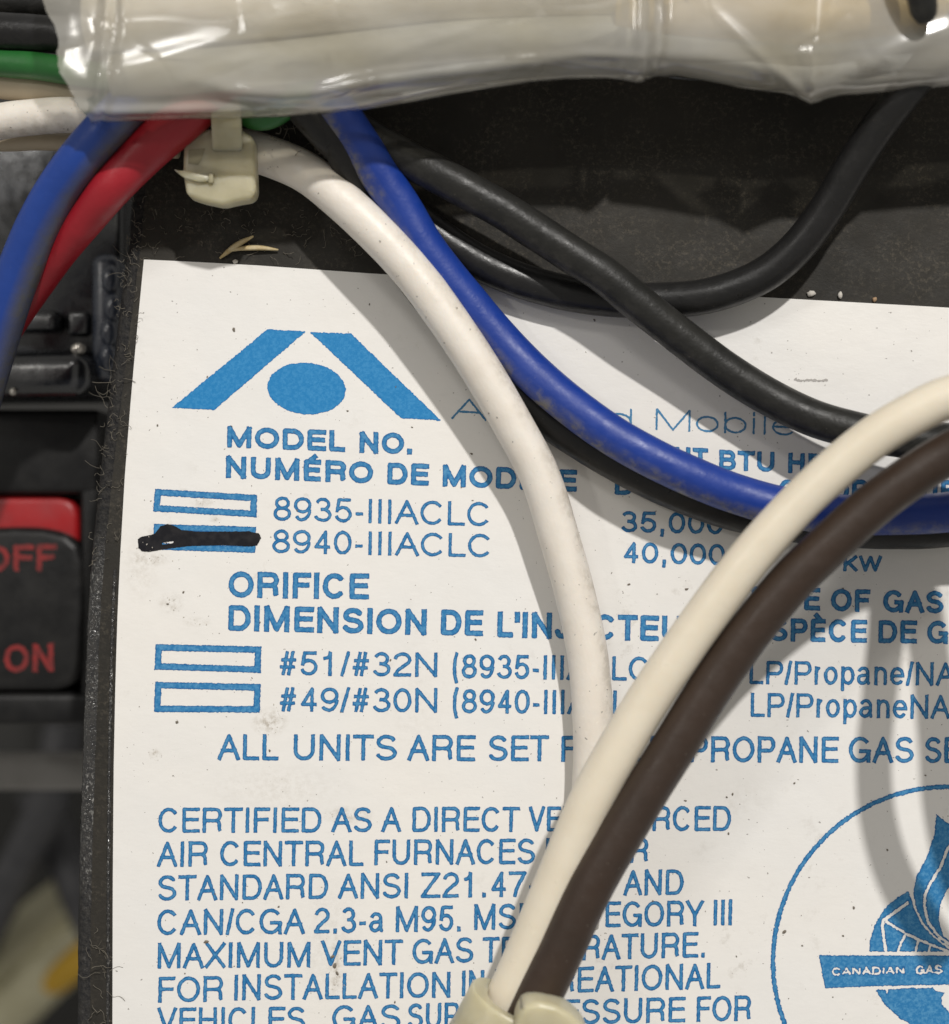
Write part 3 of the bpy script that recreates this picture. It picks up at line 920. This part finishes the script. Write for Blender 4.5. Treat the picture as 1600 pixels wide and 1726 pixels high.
Fd.mesh("disc", INK, mark, ZI, 0.5)

# dirt specks on the paper
V, F = [], []
def flake(x, y, r, z, el=1.0):
    b = len(V); k = 6; a0 = rnd.random() * 6.28; th = rnd.random() * 3.14
    for i in range(k):
        a = a0 + i * 2 * math.pi / k
        rr = r * (0.6 + 0.6 * rnd.random())
        ex, ey = rr * el * math.cos(a), rr * math.sin(a)
        V.append(Vector((x - CX + ex * math.cos(th) - ey * math.sin(th), CY - y + ex * math.sin(th) + ey * math.cos(th), z)))
    V.append(Vector((x - CX, CY - y, z + r * 0.5)))
    for i in range(k):
        F.append((b + i, b + (i + 1) % k, b + k))
known = [(299, 1217, 3.2), (350, 635, 2), (795, 765, 2.2), (281, 915, 1.5), (283, 1018, 2.2), (310, 998, 2), (266, 717, 2), (455, 1265, 2), (501, 860, 1.5), (1060, 985, 2.5), (1157, 993, 3), (1235, 1338, 2), (1225, 1343, 2), (1339, 1320, 2), (395, 556, 3), (623, 513, 2), (470, 1528, 2.4), (349, 1587, 4), (1439, 1530, 3), (1421, 1577, 2), (1495, 1432, 2), (1322, 1570, 3), (1228, 1405, 2.5), (565, 1628, 4), (561, 1612, 3), (569, 1640, 3), (1002, 540, 2)]
for x, y, r in known:
    flake(x, y, r * 0.85, ZI + 0.6, 1.5)
for i in range(110):
    x, y = rnd.uniform(215, 1600), rnd.uniform(540, 1720)
    flake(x, y, rnd.choice((0.6, 0.7, 0.8, 1.0, 1.4)), ZI + 0.6, 1 + rnd.random() * 1.2)
sp = link("dirt_specks", V, F, DIRTM, label, smooth=False)
sp["kind"] = "stuff"
V, F = [], []
for (cx, cy, sx, sy, n) in ((290, 1016, 26, 22, 26), (455, 1217, 30, 24, 60), (262, 1272, 12, 10, 26), (570, 1635, 14, 40, 40), (345, 845, 22, 10, 22), (362, 876, 10, 5, 9), (262, 940, 36, 10, 34), (250, 912, 18, 22, 26), (330, 1048, 26, 8, 16), (585, 1372, 40, 16, 44)):
    for i in range(n // 3):
        flake(rnd.gauss(cx, sx * 0.5), rnd.gauss(cy, sy * 0.5), rnd.choice((0.4, 0.5, 0.7, 1.0)), ZI + 0.6, 1 + rnd.random())
sp = link("grime_smudges", V, F, GRIME, label, smooth=False)
sp["kind"] = "stuff"

# ------------------------------------------------------------------ wires over the label
FLANK[:] = [0.90, 0.20]
wire("wire", [(352, 254, 44), (385, 252, 46), (425, 254, 52), (510, 287, 72), (575, 337, 90), (640, 398, 97), (690, 452, 97), (736, 512, 96), (799, 604, 91), (856, 700, 82), (909, 800, 72), (941, 900, 64), (969, 1000, 55), (990, 1100, 49), (999, 1200, 46), (1000, 1300, 42), (990, 1420, 41), (975, 1560, 41)], W_WHITE,
     "white wire curving down from the boxy cable tie across the label", r=34.5, n=170)
FLANK[:] = [-0.62, -0.74]
BL = [(440, -20, 110), (500, 60, 124), (535, 125, 138), (570, 186, 134), (626, 272, 103), (677, 350, 86), (722, 425, 76), (788, 508, 64), (861, 592, 60), (938, 664, 82), (1022, 727, 104), (1100, 772, 110), (1175, 807, 108), (1240, 832, 100), (1310, 852, 100), (1400, 866, 102), (1480, 868, 108), (1600, 863, 120), (1720, 838, 150), (1830, 790, 220)]
wire("wire", BL, W_BLUE, "bright blue wire sweeping across the label with grey grime along its lower side", r=34, n=190)
wire("wire", [(530, 150, 130), (575, 240, 110), (620, 345, 50), (680, 440, 40), (745, 525, 36), (818, 610, 34), (900, 688, 34), (985, 746, 36), (1070, 795, 38), (1150, 832, 40), (1230, 860, 40), (1310, 877, 40), (1400, 888, 40), (1500, 893, 40), (1600, 889, 44), (1740, 860, 90), (1850, 800, 200)], W_BLACK,
     "thin black wire lying under the blue wire, showing as a dark line below it", r=33, n=150)
wire("wire", [(430, 60, 60), (500, 130, 58), (570, 196, 62), (640, 243, 80), (740, 295, 98), (840, 350, 100), (905, 391, 96), (965, 430, 96), (1020, 465, 94), (1080, 514, 88), (1150, 569, 78), (1225, 625, 72), (1300, 671, 74), (1375, 706, 86), (1450, 727, 100), (1520, 740, 110), (1600, 744, 130), (1720, 730, 190), (1830, 690, 280)], W_BLACKD,
     "dusty black wire above the blue wire, running down to the right", r=31.5, n=180)
wire("wire", [(500, 170, 130), (560, 235, 110), (640, 315, 40), (715, 380, 31), (790, 432, 31), (860, 466, 31), (930, 488, 31), (1000, 501, 32), (1060, 506, 34), (1120, 506, 40), (1185, 500, 52), (1245, 483, 58), (1300, 455, 66), (1350, 410, 80), (1395, 350, 100), (1432, 288, 125), (1478, 218, 160), (1524, 158, 195), (1580, 90, 220), (1640, 20, 240)], W_BLACK,
     "black wire bowing low along the label's top edge, then rising right", r=30, n=180)
wire("wire", [(780, 1840, 120, 38), (820, 1760, 128, 38), (861, 1672, 138, 38), (896, 1590, 148, 37.5), (933, 1500, 160, 37.5), (966, 1420, 170, 37.5), (998, 1346, 180, 37.5), (1040, 1268, 190, 37.5), (1085, 1192, 200, 37), (1130, 1124, 210, 37), (1200, 1024, 226, 37), (1268, 935, 242, 36.5), (1340, 855, 258, 36), (1405, 793, 274, 36.5), (1470, 740, 290, 36.5), (1535, 700, 306, 36.5), (1600, 670, 322, 37), (1690, 655, 350, 37), (1770, 690, 400, 37), (1815, 790, 430, 37), (1828, 930, 430, 37), (1836, 1080, 425, 37), (1866, 1220, 415, 37), (1940, 1380, 400, 37)], W_CREAM,
     "cream white wire running beside the brown wire from the lower cable tie to the right", r=37, n=230)
wire("wire", [(835, 1840, 150, 39), (870, 1760, 158, 39), (908, 1680, 168, 39), (947, 1600, 178, 39), (990, 1505, 186, 39), (1038, 1420, 192, 38.5), (1082, 1346, 196, 38), (1137, 1257, 202, 38), (1196, 1162, 210, 38), (1260, 1070, 222, 38), (1330, 985, 236, 38), (1400, 916, 250, 38), (1465, 858, 264, 37.5), (1530, 808, 280, 37.5), (1600, 764, 296, 37.5), (1670, 735, 330, 38), (1700, 762, 380, 36), (1712, 850, 420, 34), (1706, 980, 430, 34), (1714, 1110, 425, 34), (1745, 1230, 415, 34), (1815, 1370, 400, 34)], W_BROWN,
     "dark brown wire lying along the right side of the cream wire", r=38, n=230)

# wires left of the panel and behind the tape
FLANK[:] = [0.80, -0.55]
wire("wire", [(420, -10, 100), (330, 60, 112), (255, 140, 140), (190, 205, 150), (140, 262, 135), (98, 320, 105), (62, 385, 75), (33, 455, 45), (10, 520, 20), (-20, 620, -20), (-60, 760, -60)], W_BLUE2,
     "blue wire at the left edge, in front of the red wire", group="wires at the upper left", r=37, n=110)
FLANK[:] = [-0.62, -0.74]
wire("wire", [(640, 0, 110, 38), (520, 60, 118, 38), (420, 110, 128, 38), (355, 160, 138, 38), (300, 208, 140, 38), (243, 258, 125, 37), (190, 314, 120, 34), (146, 368, 84, 31), (104, 422, 40, 28), (68, 474, 0, 26), (30, 530, -40, 25), (-30, 620, -90, 25)], W_RED,
     "red wire slanting down from under the tape to the left, behind the blue wire", group="wires at the upper left", r=36, n=110)
wire("wire", [(-80, 46, 60), (0, 52, 70), (60, 56, 75), (120, 62, 80), (220, 80, 120), (330, 90, 150)], W_BLACK,
     "black wire at the top left corner, above the green wire", group="wires at the upper left", r=31, n=60)
wire("wire", [(-80, -6, 10), (0, 2, 15), (80, 4, 20), (200, 10, 40), (320, 30, 60)], W_BLACKD,
     "topmost black wire in the upper left corner", group="wires at the upper left", r=26, n=50)
wire("wire", [(-80, 96, 40), (0, 106, 60), (60, 111, 75), (120, 120, 100), (200, 132, 110), (300, 150, 120), (400, 180, 125), (430, 196, 125), (466, 188, 130), (520, 140, 150), (560, 60, 170)], W_GREEN,
     "green wire going under the torn left end of the tape", group="wires at the upper left", r=23, n=110)
wire("wire", [(-80, 128, 0), (0, 140, 15), (60, 148, 30), (120, 160, 50), (200, 180, 80), (300, 195, 110)], W_TAN,
     "dull tan wire below the green wire at the left edge", group="wires at the upper left", r=26, n=60)
wire("wire", [(-110, 250, -30), (-50, 222, 0), (0, 205, 30), (50, 198, 50), (100, 194, 70), (160, 196, 80), (240, 206, 72), (300, 215, 60)], W_WHITE,
     "white wire bending down at the left edge below the tan wire", group="wires at the upper left", r=30, n=80)
wire("wire", [(-90, 236, -120), (0, 240, -70), (60, 238, -30), (120, 240, 0), (180, 245, 20), (240, 250, 30), (300, 252, 40)], W_TAN,
     "lowest tan wire, half hidden behind the blue wire", group="wires at the upper left", r=15, n=60)
# strands inside the film
for pts, mt, lab, rr in (
    ([(150, 34, 188), (230, 32, 192), (330, 22, 198), (520, 8, 200), (760, -14, 200), (1000, -20, 195), (1300, -40, 190), (1700, -60, 190)], W_WHITE, "fat white wire along the top inside the clear tape", 50),
    ([(190, 128, 175), (330, 120, 182), (480, 104, 184), (640, 84, 186), (800, 66, 186), (1000, 60, 186), (1200, 66, 184), (1400, 50, 180), (1700, 30, 175)], mat_wire("grey_pvc", (0.40, 0.40, 0.37), (0.32, 0.32, 0.28), rough=0.5), "pale grey wire along the middle inside the clear tape", 36),
    ([(640, 132, 160), (800, 112, 165), (930, 100, 165), (1060, 98, 165), (1200, 110, 162), (1366, 128, 155), (1500, 112, 155), (1700, 100, 150)], mat_wire("dull_blue_grey_pvc", (0.22, 0.24, 0.27), (0.17, 0.18, 0.19), rough=0.5), "blue grey wire along the lower edge inside the clear tape", 27),
    ([(1040, 20, 195), (1140, 26, 205), (1260, 30, 208), (1380, 34, 208), (1500, 20, 205), (1700, 0, 200)], mat_wire("amber_pvc", (0.62, 0.47, 0.22), (0.52, 0.38, 0.16), rough=0.5), "yellowish wire near the right end inside the clear tape", 40),
):
    wire("wire", pts, mt, lab, group="wires wrapped inside the clear tape", r=rr, n=70)
wire("wire", [(1530, -120, 330), (1542, -50, 322), (1553, -8, 312), (1558, 20, 302, 22), (1559, 36, 294, 13)], W_BLACKD, "dark rounded wire end poking down at the top right corner", group=None, r=24, n=50)

# ------------------------------------------------------------------ clear tape sleeve
BOT = [(60, 206), (150, 200), (230, 198), (330, 196), (420, 193), (500, 188), (580, 180), (650, 170), (720, 158), (800, 146), (870, 136), (930, 131), (1000, 131), (1050, 136), (1078, 136), (1094, 129), (1120, 126), (1170, 133), (1240, 147), (1310, 158), (1350, 165), (1366, 167), (1385, 164), (1450, 156), (1520, 150), (1600, 142), (1760, 130)]
LEFT = [(-60, 66), (0, 72), (30, 84), (60, 100), (85, 97), (110, 96), (130, 106), (150, 116), (170, 126), (185, 134), (198, 150), (230, 160)]
def _rg(pts, A, w, xa, xb):
    return (([p[0] for p in pts], [p[1] for p in pts]), A, w, xa, xb)
RIDGES = [
    _rg([(150, 140), (185, 128), (250, 110), (330, 86), (420, 58), (520, 32), (640, 10)], 6.5, 22, 150, 560),
    _rg([(280, 120), (380, 150), (430, 154), (480, 156), (540, 152), (590, 141), (640, 131), (720, 121), (800, 113), (880, 103), (960, 98)], 16, 13, 380, 930),
    _rg([(160, 186), (260, 182), (330, 180), (420, 178), (520, 172)], 17, 6.5, 170, 430),
    _rg([(600, 112), (680, 84), (760, 58), (850, 36)], 2.6, 9, 640, 840),
    _rg([(340, 112), (400, 100), (470, 88)], 2.2, 8, 350, 440),
    _rg([(880, 96), (980, 88), (1080, 92)], 8, 8, 960, 1060),
    _rg([(1120, 92), (1200, 96), (1260, 104), (1340, 140)], 4.5, 11, 1130, 1330),
    _rg([(1380, 146), (1440, 118), (1520, 80), (1600, 52)], 6, 17, 1390, 1640),
]
V, F, al = [], [], []
nu, nv = 330, 150
for j in range(nv + 1):
    ph = math.radians(-62 + 250 * j / nv)
    for i in range(nu + 1):
        u = i / nu
        x0 = 60 + u * 1700
        bot = float(np.interp(x0, [p[0] for p in BOT], [p[1] for p in BOT]))
        ry, rz = 148.0, 85.0
        yc = bot - ry
        # flattened flank: the film hangs a little straighter low down
        cy = math.cos(ph); sy = math.sin(ph)
        y = yc + ry * (abs(cy) ** 0.58) * (1 if cy > 0 else -1)
        z = 180 + rz * (abs(sy) ** 0.72) * (1 if sy > 0 else -1)
        xl = float(np.interp(y, [p[0] for p in LEFT], [p[1] for p in LEFT]))
        xl += 3.0 * noise.noise(Vector((y / 7, ph, 4))) + 3.5 * noise.noise(Vector((y / 19, ph, 9)))
        x = xl + u * (1760 - xl)
        # wrinkles
        wv = 4 * noise.noise(Vector((x / 300, ph * 1.2, 1))) + 2.0 * noise.noise(Vector((x / 130 + y / 200, ph * 3.0, 5)))
        for (cx_, cy_), A, w, xa, xb in RIDGES:
            e = (1 / (1 + math.exp(-(x - xa) / 30))) * (1 / (1 + math.exp((x - xb) / 30)))
            if e > 0.01 and sy > 0:
                t = (y - float(np.interp(x, cx_, cy_))) / w
                if abs(t) < 3.5:
                    wv += A * e * (math.exp(-t * t) if t > 0 else math.exp(-t * t * 0.8))
        seam = 178 - 24 * max(0, y) / 200
        wv += 11 / (1 + math.exp(-(x - seam) / 3.0)) - (8 * math.exp(-((x - seam - 18) / 9) ** 2))
        wv -= 15 * math.exp(-((x - 1098 - 14 * sy) / 13) ** 2) - 8 * math.exp(-((x - 1074 - 10 * sy) / 12) ** 2)
        rad = x - 1366 - (167 - y) * 0.10
        fall = math.exp(-((167 - y) / 120) ** 2)
        wv += (16 * math.exp(-abs(rad) / 16) - 9 * math.exp(-((abs(rad) - 52) / 26) ** 2)) * fall
        rad2 = (x - 1366) + (167 - y) * 1.1 
        wv += 8 * math.exp(-(rad2 / 14) ** 2) * fall
        if x < seam:
            f = min(1, (seam - x) / 60)
            wv -= 10 * f + 3 * f * noise.noise(Vector((x / 40, y / 60, 3)))
        y += wv * cy * 0.35
        z += wv * sy * 1.0
        s = (D - z) / D
        V.append(Vector(((x - CX) * s, (CY - y) * s, z)))
for j in range(nv):
    for i in range(nu):
        a = j * (nu + 1) + i
        F.append((a, a + 1, a + nu + 2, a + nu + 1))
tape = link("plastic_sleeve", V, F, TAPE)
thing(tape, "wrinkled clear plastic tape wrapped round the wire bundle along the top edge", "tape")

# ------------------------------------------------------------------ cable ties
tie = empty("cable_tie", "yellowed nylon cable tie with a boxy head below the torn end of the tape", "cable tie", "cable ties")
HEAD = [(310, 232), (324, 222), (362, 215), (408, 217), (428, 232), (431, 322), (424, 334), (398, 338), (374, 344), (340, 337), (314, 328), (308, 290)]
hd = prism("head", HEAD, 134, 44, NYLON, tie, bev=7, seg=3)
# strap rising from the head, going round the bundle
def strap(name, path, width, th, mat, parent):
    """path: list of (px,py,h) centre line, width along x of the frame"""
    P, u = catmull([tuple(bp(*p)) for p in path], 60)
    T = np.gradient(P, axis=0); T /= np.linalg.norm(T, axis=1)[:, None]
    V, F = [], []
    ax = Vector((width[0], width[1], width[2] if len(width) > 2 else 0))
    for p, t in zip(P, T):
        t = Vector(t); a = (ax - t * ax.dot(t)).normalized() * ax.length
        nrm = t.cross(a).normalized()
        c = Vector(p)
        for (i, j) in ((-1, -.7), (-.86, -1), (.86, -1), (1, -.7), (1, .7), (.86, 1), (-.86, 1), (-1, .7)):
            V.append(c + a * (i * 0.5) + nrm * (th * 0.5 * j))
    n = len(P)
    for i in range(n - 1):
        for k in range(8):
            F.append((i * 8 + k, i * 8 + (k + 1) % 8, (i + 1) * 8 + (k + 1) % 8, (i + 1) * 8 + k))
    F.append(tuple(range(7, -1, -1))); F.append(tuple((n - 1) * 8 + k for k in range(8)))
    o = link(name, V, F, mat, parent, smooth=False); shade_auto(o, 40)
    return o
strap("strap", [(384, 262, 116), (383, 236, 146), (382, 208, 160), (381, 180, 148), (380, 140, 130), (378, 90, 120), (378, 60, 96), (379, 90, 70), (381, 150, 62), (383, 210, 66), (384, 262, 84)], (47, 0), 12, NYLON, tie)
# pawl window with its recess painted as flat shade, and the snipped strap end
link("pawl_slot", *(lambda P: ([bp(x, y, 134.6) for x, y in P], [tuple(range(len(P)))[::-1]]))([(318, 252), (346, 250), (340, 268), (334, 278), (317, 276)]), mat_plain("nylon_shade", (0.26, 0.235, 0.15), 0.5), tie, smooth=False)
prism("tail_end", [(292, 284), (300, 287), (312, 287), (334, 292), (352, 296), (352, 304), (336, 306), (312, 300), (301, 292)], 143, 14, NYLON, tie, bev=2.5)
rbox("pawl", bp(356, 301, 137), (8, 16, 8), mat_plain("nylon_dark", (0.30, 0.27, 0.17), 0.45), tie, bev=2)

tie2 = empty("cable_tie", "milky nylon cable tie binding the cream and brown wires at the bottom edge", "cable tie", "cable ties")
# band round both wires, seen from outside as a short sleeve
c0 = (bp(836, 1752, 148) + bp(886, 1770, 158)) / 2
axd = Vector((-0.455, -0.89, -0.10)).normalized()        # along the wires
sid = axd.cross(Vector((0, 0, 1))).normalized()
if sid.x < 0: sid = -sid
upv = sid.cross(axd)
if upv.z < 0: upv = -upv
V, F = [], []
ringp = []
for k in range(56):
    a = 2 * math.pi * k / 56
    rx, rz = 88, 60
    ringp.append((rx * math.copysign(abs(math.cos(a)) ** 0.75, math.cos(a)), rz * math.copysign(abs(math.sin(a)) ** 0.8, math.sin(a))))
prof = [(-20, -20), (-61, -16), (-62, 0), (-62, 9), (-58, 12), (58, 12), (62, 9), (62, 0)]
for (t, dr) in prof:
    for (px_, pz_) in ringp:
        L = math.hypot(px_, pz_)
        V.append(c0 + axd * t + sid * (px_ * (1 + dr / L)) + upv * (pz_ * (1 + dr / L)))
for i in range(len(prof) - 1):
    for k in range(56):
        k2 = (k + 1) % 56
        F.append((i * 56 + k, i * 56 + k2, (i + 1) * 56 + k2, (i + 1) * 56 + k))
o = link("strap", V, F, NYLON, tie2); shade_auto(o, 40)
prism("head", [(876, 1706), (884, 1695), (908, 1689), (938, 1696), (960, 1708), (986, 1732), (1000, 1774), (956, 1804), (886, 1774), (866, 1734)], 262, 70, NYLON, tie2, bev=9, seg=3)

# ------------------------------------------------------------------ things at the far left, deeper inside
blk = empty("terminal_block", "glossy black moulded block with rounded ledges behind the blue wire at the left", "terminal block")
app_box("body", -160, 235, 206, 600, -300, 300, GLOSS, blk, bev=14)
app_box("ledge", -160, 524, 106, 560, -270, 60, GLOSS, blk, bev=15, seg=8, tilt=(0, -0.17))
app_box("ledge", 112, 524, 150, 566, -276, 60, GLOSS, blk, bev=9, seg=4)
app_box("ledge", -160, 594, 170, 668, -240, 240, GLOSS, blk, bev=30, seg=10, tilt=(0, -0.17))
app_box("post", 152, 425, 200, 640, -262, 200, BLUEG, blk, bev=22, seg=8)
for (x, y) in ((186, 470), (190, 518), (184, 560), (182, 602)):
    c = bp(x, y, -258)
    bm = bmesh.new(); bmesh.ops.create_uvsphere(bm, u_segments=20, v_segments=12, radius=1)
    Vv = [Vector((v.co.x * 17, v.co.y * 27, v.co.z * 17)) + c for v in bm.verts]; bm.verts.index_update()
    Ff = [tuple(v.index for v in f.verts) for f in bm.faces]; bm.free()
    link("rib_boss", Vv, Ff, BLUEG, blk)
for (x, y, r) in ((132, 588, 11), (22, 660, 7), (108, 615, 7)):  # added shiny beads standing in for specular spots on the block
    c = bp(x, y, -238)
    bm = bmesh.new(); bmesh.ops.create_uvsphere(bm, u_segments=16, v_segments=10, radius=r)
    Vv = [Vector((v.co.x * (1.3 if r > 8 else 1), v.co.y, v.co.z * 0.6)) + c for v in bm.verts]; bm.verts.index_update()
    Ff = [tuple(v.index for v in f.verts) for f in bm.faces]; bm.free()
    link("glint_bead", Vv, Ff, mat_plain("glint_metal", (0.55, 0.52, 0.47), 0.25, metallic=0.9), blk)

sw = empty("rocker_switch", "black rocker switch with a red top and faded red OFF and ON lettering", "switch")
app_box("frame", -220, 690, 168, 832, -380, 260, SATIN, sw, bev=12)
app_box("frame", 134, 820, 176, 1222, -380, 260, SATIN, sw, bev=12)
app_box("frame", -220, 1168, 160, 1222, -376, 264, SATIN, sw, bev=14)
app_box("well", -220, 826, 150, 1180, -560, 60, GLOSS, sw, bev=0)
# red upper half of the rocker and the black lower half with the lettering
prism("red_rocker", [(-220, 835), (96, 836), (116, 841), (128, 852), (132, 870), (134, 960), (-220, 960)], -398, 130, REDP, sw, bev=14, seg=5)
rk = prism("rocker_face", [(-220, 902), (20, 888), (70, 889), (112, 899), (134, 918), (142, 950), (144, 1040), (142, 1112), (136, 1142), (122, 1158), (96, 1166), (-220, 1167)], -372, 150, SATIN, sw, bev=18, seg=5)
def face_print(words, cap, w, h):
    x0 = min(q[1] for q in words) - 8; x1 = max(q[2] for q in words) + 8
    y0 = words[0][3] - cap - 10; y1 = words[0][3] + 10
    Fq = Field(x0, y0, x1, y1)
    for q in words:
        for S in layout(q[0], q[1], q[2], q[3], q[4], cap, w, slant=(0, -1)):
            S = extend_ends(S, w)
            xs = [p[0] for st in S for p in st]; yy = [p[1] for st in S for p in st]
            Fq.add(lambda X, Y: stroke_sdf(X, Y, S, w), min(xs) - w, min(yy) - w, max(xs) + w, max(yy) + w)
    o = Fq.mesh("lettering", REDPRINT, rk, 0, 0.6)
    for v in o.data.vertices:
        p = bp(v.co.x / K + CX, CY - v.co.y / K, h)
        v.co = (p.x * K, p.y * K, p.z * K)
    return o
face_print([("OFF", -30, 95, 964, 962)], 45, 9, -371.2)
face_print([("ON", 7, 90, 1134, 1131)], 47, 9, -371.2)

bar = app_box("metal_bar", -400, 1276, 170, 1334, -800, 90, GREYM, None, bev=16, seg=4)
thing(bar, "grey metal bar crossing the gap below the rocker switch", "bar")
for lab, pts in (("grey curved pipe deep in the gap, leaning left", [(-60, 1640, -2000), (10, 1500, -1920), (60, 1400, -1850), (90, 1330, -1830), (110, 1220, -1850)]),
                 ("grey curved pipe deep in the gap, leaning right towards the panel", [(60, 1330, -2000), (110, 1440, -1980), (140, 1520, -1950), (200, 1640, -1950)])):
    wire("pipe", pts, mat_plain("dark_grey_rubber", (0.07, 0.07, 0.075), 0.45, (0.04, 0.04, 0.045), 60), lab, cat="pipe", group="pipes deep in the gap", r=34, n=50)
for lab, pts in (("fat cream sleeve at the lower left, slanting up to the right", [(-190, 1720, -2200), (-60, 1650, -2160), (20, 1600, -2130), (80, 1550, -2130), (180, 1470, -2140)]),
                 ("fat cream sleeve at the lower left, beside the yellow cap", [(-80, 1770, -2200), (10, 1705, -2140), (80, 1640, -2100), (140, 1590, -2090), (240, 1510, -2100)])):
    wire("cream_sleeve", pts, CREAMP, lab, cat="sleeve", group="cream sleeves at the lower left", r=46, n=60)
wire("twist_connector", [(78, 1668, -1930, 10), (90, 1658, -1930, 20), (108, 1642, -1928, 24), (140, 1614, -1925, 26), (175, 1585, -1925, 22)], YELLOW, "yellow wire cap half hidden behind the panel edge at the lower left", cat="connector", group=None, n=40)

# ------------------------------------------------------------------ lint, straw, crumbs
def fibre(pts, r, V, F, seg=5):
    P, _ = catmull([tuple(p) for p in pts], 12)
    v, f, _s = tube_geo(P, np.full(len(P), r), seg=seg, cap=False)
    b = len(V)
    V.extend(v); F.extend(tuple(k + b for k in q) for q in f)
V, F = [], []
def walk(x, y, h, L, ang, curl, n=6):
    pts = []
    for i in range(n):
        pts.append((x - CX, CY - y, max(1.0, h)))
        ang += rnd.gauss(0, curl)
        x += math.cos(ang) * L / n; y += math.sin(ang) * L / n
        h += rnd.gauss(0, 3)
    return pts
for i in range(120):                      # fuzz on the panel's left strip
    y = rnd.uniform(240, 960)
    xe = interp_edge(EDGE, y); xi = interp_edge(LBL, max(437, y))
    x = rnd.uniform(xe - 4, xi)
    fibre(walk(x, y, rnd.uniform(1, 9), rnd.uniform(7, 26), rnd.uniform(0, 6.28), 0.7), rnd.uniform(0.3, 0.55), V, F)
for i in range(16):                       # long hairs reaching out over the gap
    y = rnd.choice((rnd.uniform(620, 690), rnd.uniform(720, 900), rnd.uniform(400, 480)))
    x = interp_edge(EDGE, y) + rnd.uniform(-2, 16)
    fibre(walk(x, y, rnd.uniform(0, 12), rnd.uniform(18, 60), math.pi + rnd.gauss(0, 0.6), 0.35), rnd.uniform(0.25, 0.45), V, F)
for i in range(90):                      # dusty strip above the label
    x = rnd.uniform(225, 620); y = rnd.uniform(350, 436)
    fibre(walk(x, y, rnd.uniform(1, 6), rnd.uniform(6, 26), rnd.uniform(0, 6.28), 0.6), rnd.uniform(0.3, 0.6), V, F)
for i in range(22):                       # lower corner
    y = rnd.uniform(1560, 1730); x = interp_edge(EDGE, y) + rnd.uniform(18, 58)
    fibre(walk(x, y, rnd.uniform(1, 6), rnd.uniform(14, 50), rnd.uniform(0, 6.28), 0.6), rnd.uniform(0.3, 0.6), V, F)
for i in range(40):                       # fuzz clinging behind the wires
    x = rnd.uniform(470, 560); y = rnd.uniform(200, 300)
    fibre(walk(x, y, rnd.uniform(20, 120), rnd.uniform(10, 40), rnd.uniform(0, 6.28), 0.8), rnd.uniform(0.4, 0.9), V, F)
lint = link("lint", V, F, LINT)
lint["kind"] = "stuff"; lint["label"] = "grey dust fibres clinging to the panel's left strip and above the label"

def blade(pts, w):
    P, _ = catmull([tuple(p) for p in pts], 14)
    V, F = [], []
    for i, p in enumerate(P):
        f = i / 13
        ww = w * (0.25 + 1.5 * math.sin(math.pi * min(1, f * 0.9 + 0.05)) * 0.6)
        d = P[min(13, i + 1)] - P[max(0, i - 1)]
        nrm = np.array([-d[1], d[0], 0]); nrm /= np.linalg.norm(nrm) + 1e-9
        for a, z in ((-1, 0), (-.4, 1.6), (.4, 1.6), (1, 0), (0, -1.2)):
            V.append(Vector(p + nrm * a * ww * 0.5 + np.array([0, 0, z])))
    for i in range(13):
        for k in range(5):
            F.append((i * 5 + k, i * 5 + (k + 1) % 5, (i + 1) * 5 + (k + 1) % 5, (i + 1) * 5 + k))
    F.append((4, 3, 2, 1, 0)); F.append(tuple(65 + k for k in range(5)))
    return V, F
st = empty("straw_sliver", "split sliver of yellow straw lying on the panel just above the label", "straw")
V, F = blade([(371 - CX, CY - 436, 4), (392 - CX, CY - 420, 8), (410 - CX, CY - 409, 10), (429 - CX, CY - 400, 12)], 9)
link("splinter", V, F, STRAW, st)
V, F = blade([(389 - CX, CY - 424, 7), (410 - CX, CY - 420, 9), (440 - CX, CY - 419, 9), (470 - CX, CY - 422, 6)], 8)
link("splinter", V, F, STRAW, st)
def crumb(x, y, r, mat, lab):
    bm = bmesh.new(); bmesh.ops.create_icosphere(bm, subdivisions=2, radius=1)
    Vv = []
    for v in bm.verts:
        k = 1 + 0.45 * noise.noise(v.co * 1.7 + Vector((x, y, 0)))
        Vv.append(Vector((x - CX + v.co.x * r[0] * k, CY - y + v.co.y * r[1] * k, r[1] * 0.6 + v.co.z * r[1] * 0.7 * k)))
    bm.verts.index_update()
    Ff = [tuple(v.index for v in f.verts) for f in bm.faces]; bm.free()
    thing(link("crumb", Vv, Ff, mat), lab, "crumb", "crumbs along the label's top edge")
crumb(1367, 495, (7, 5), CRUMBM, "white crumb on the label's top edge near the black loop")
crumb(1416, 498, (4, 5.5), CRUMBM, "pale tan crumb right of the white crumb on the label's top edge")
crumb(1474, 505, (4, 4), RUSTM, "rusty orange crumb on the label's top edge, rightmost of the crumbs")
crumb(397, 441, (5, 4), CRUMBM, "tiny white crumb on the label's top edge below the straw")
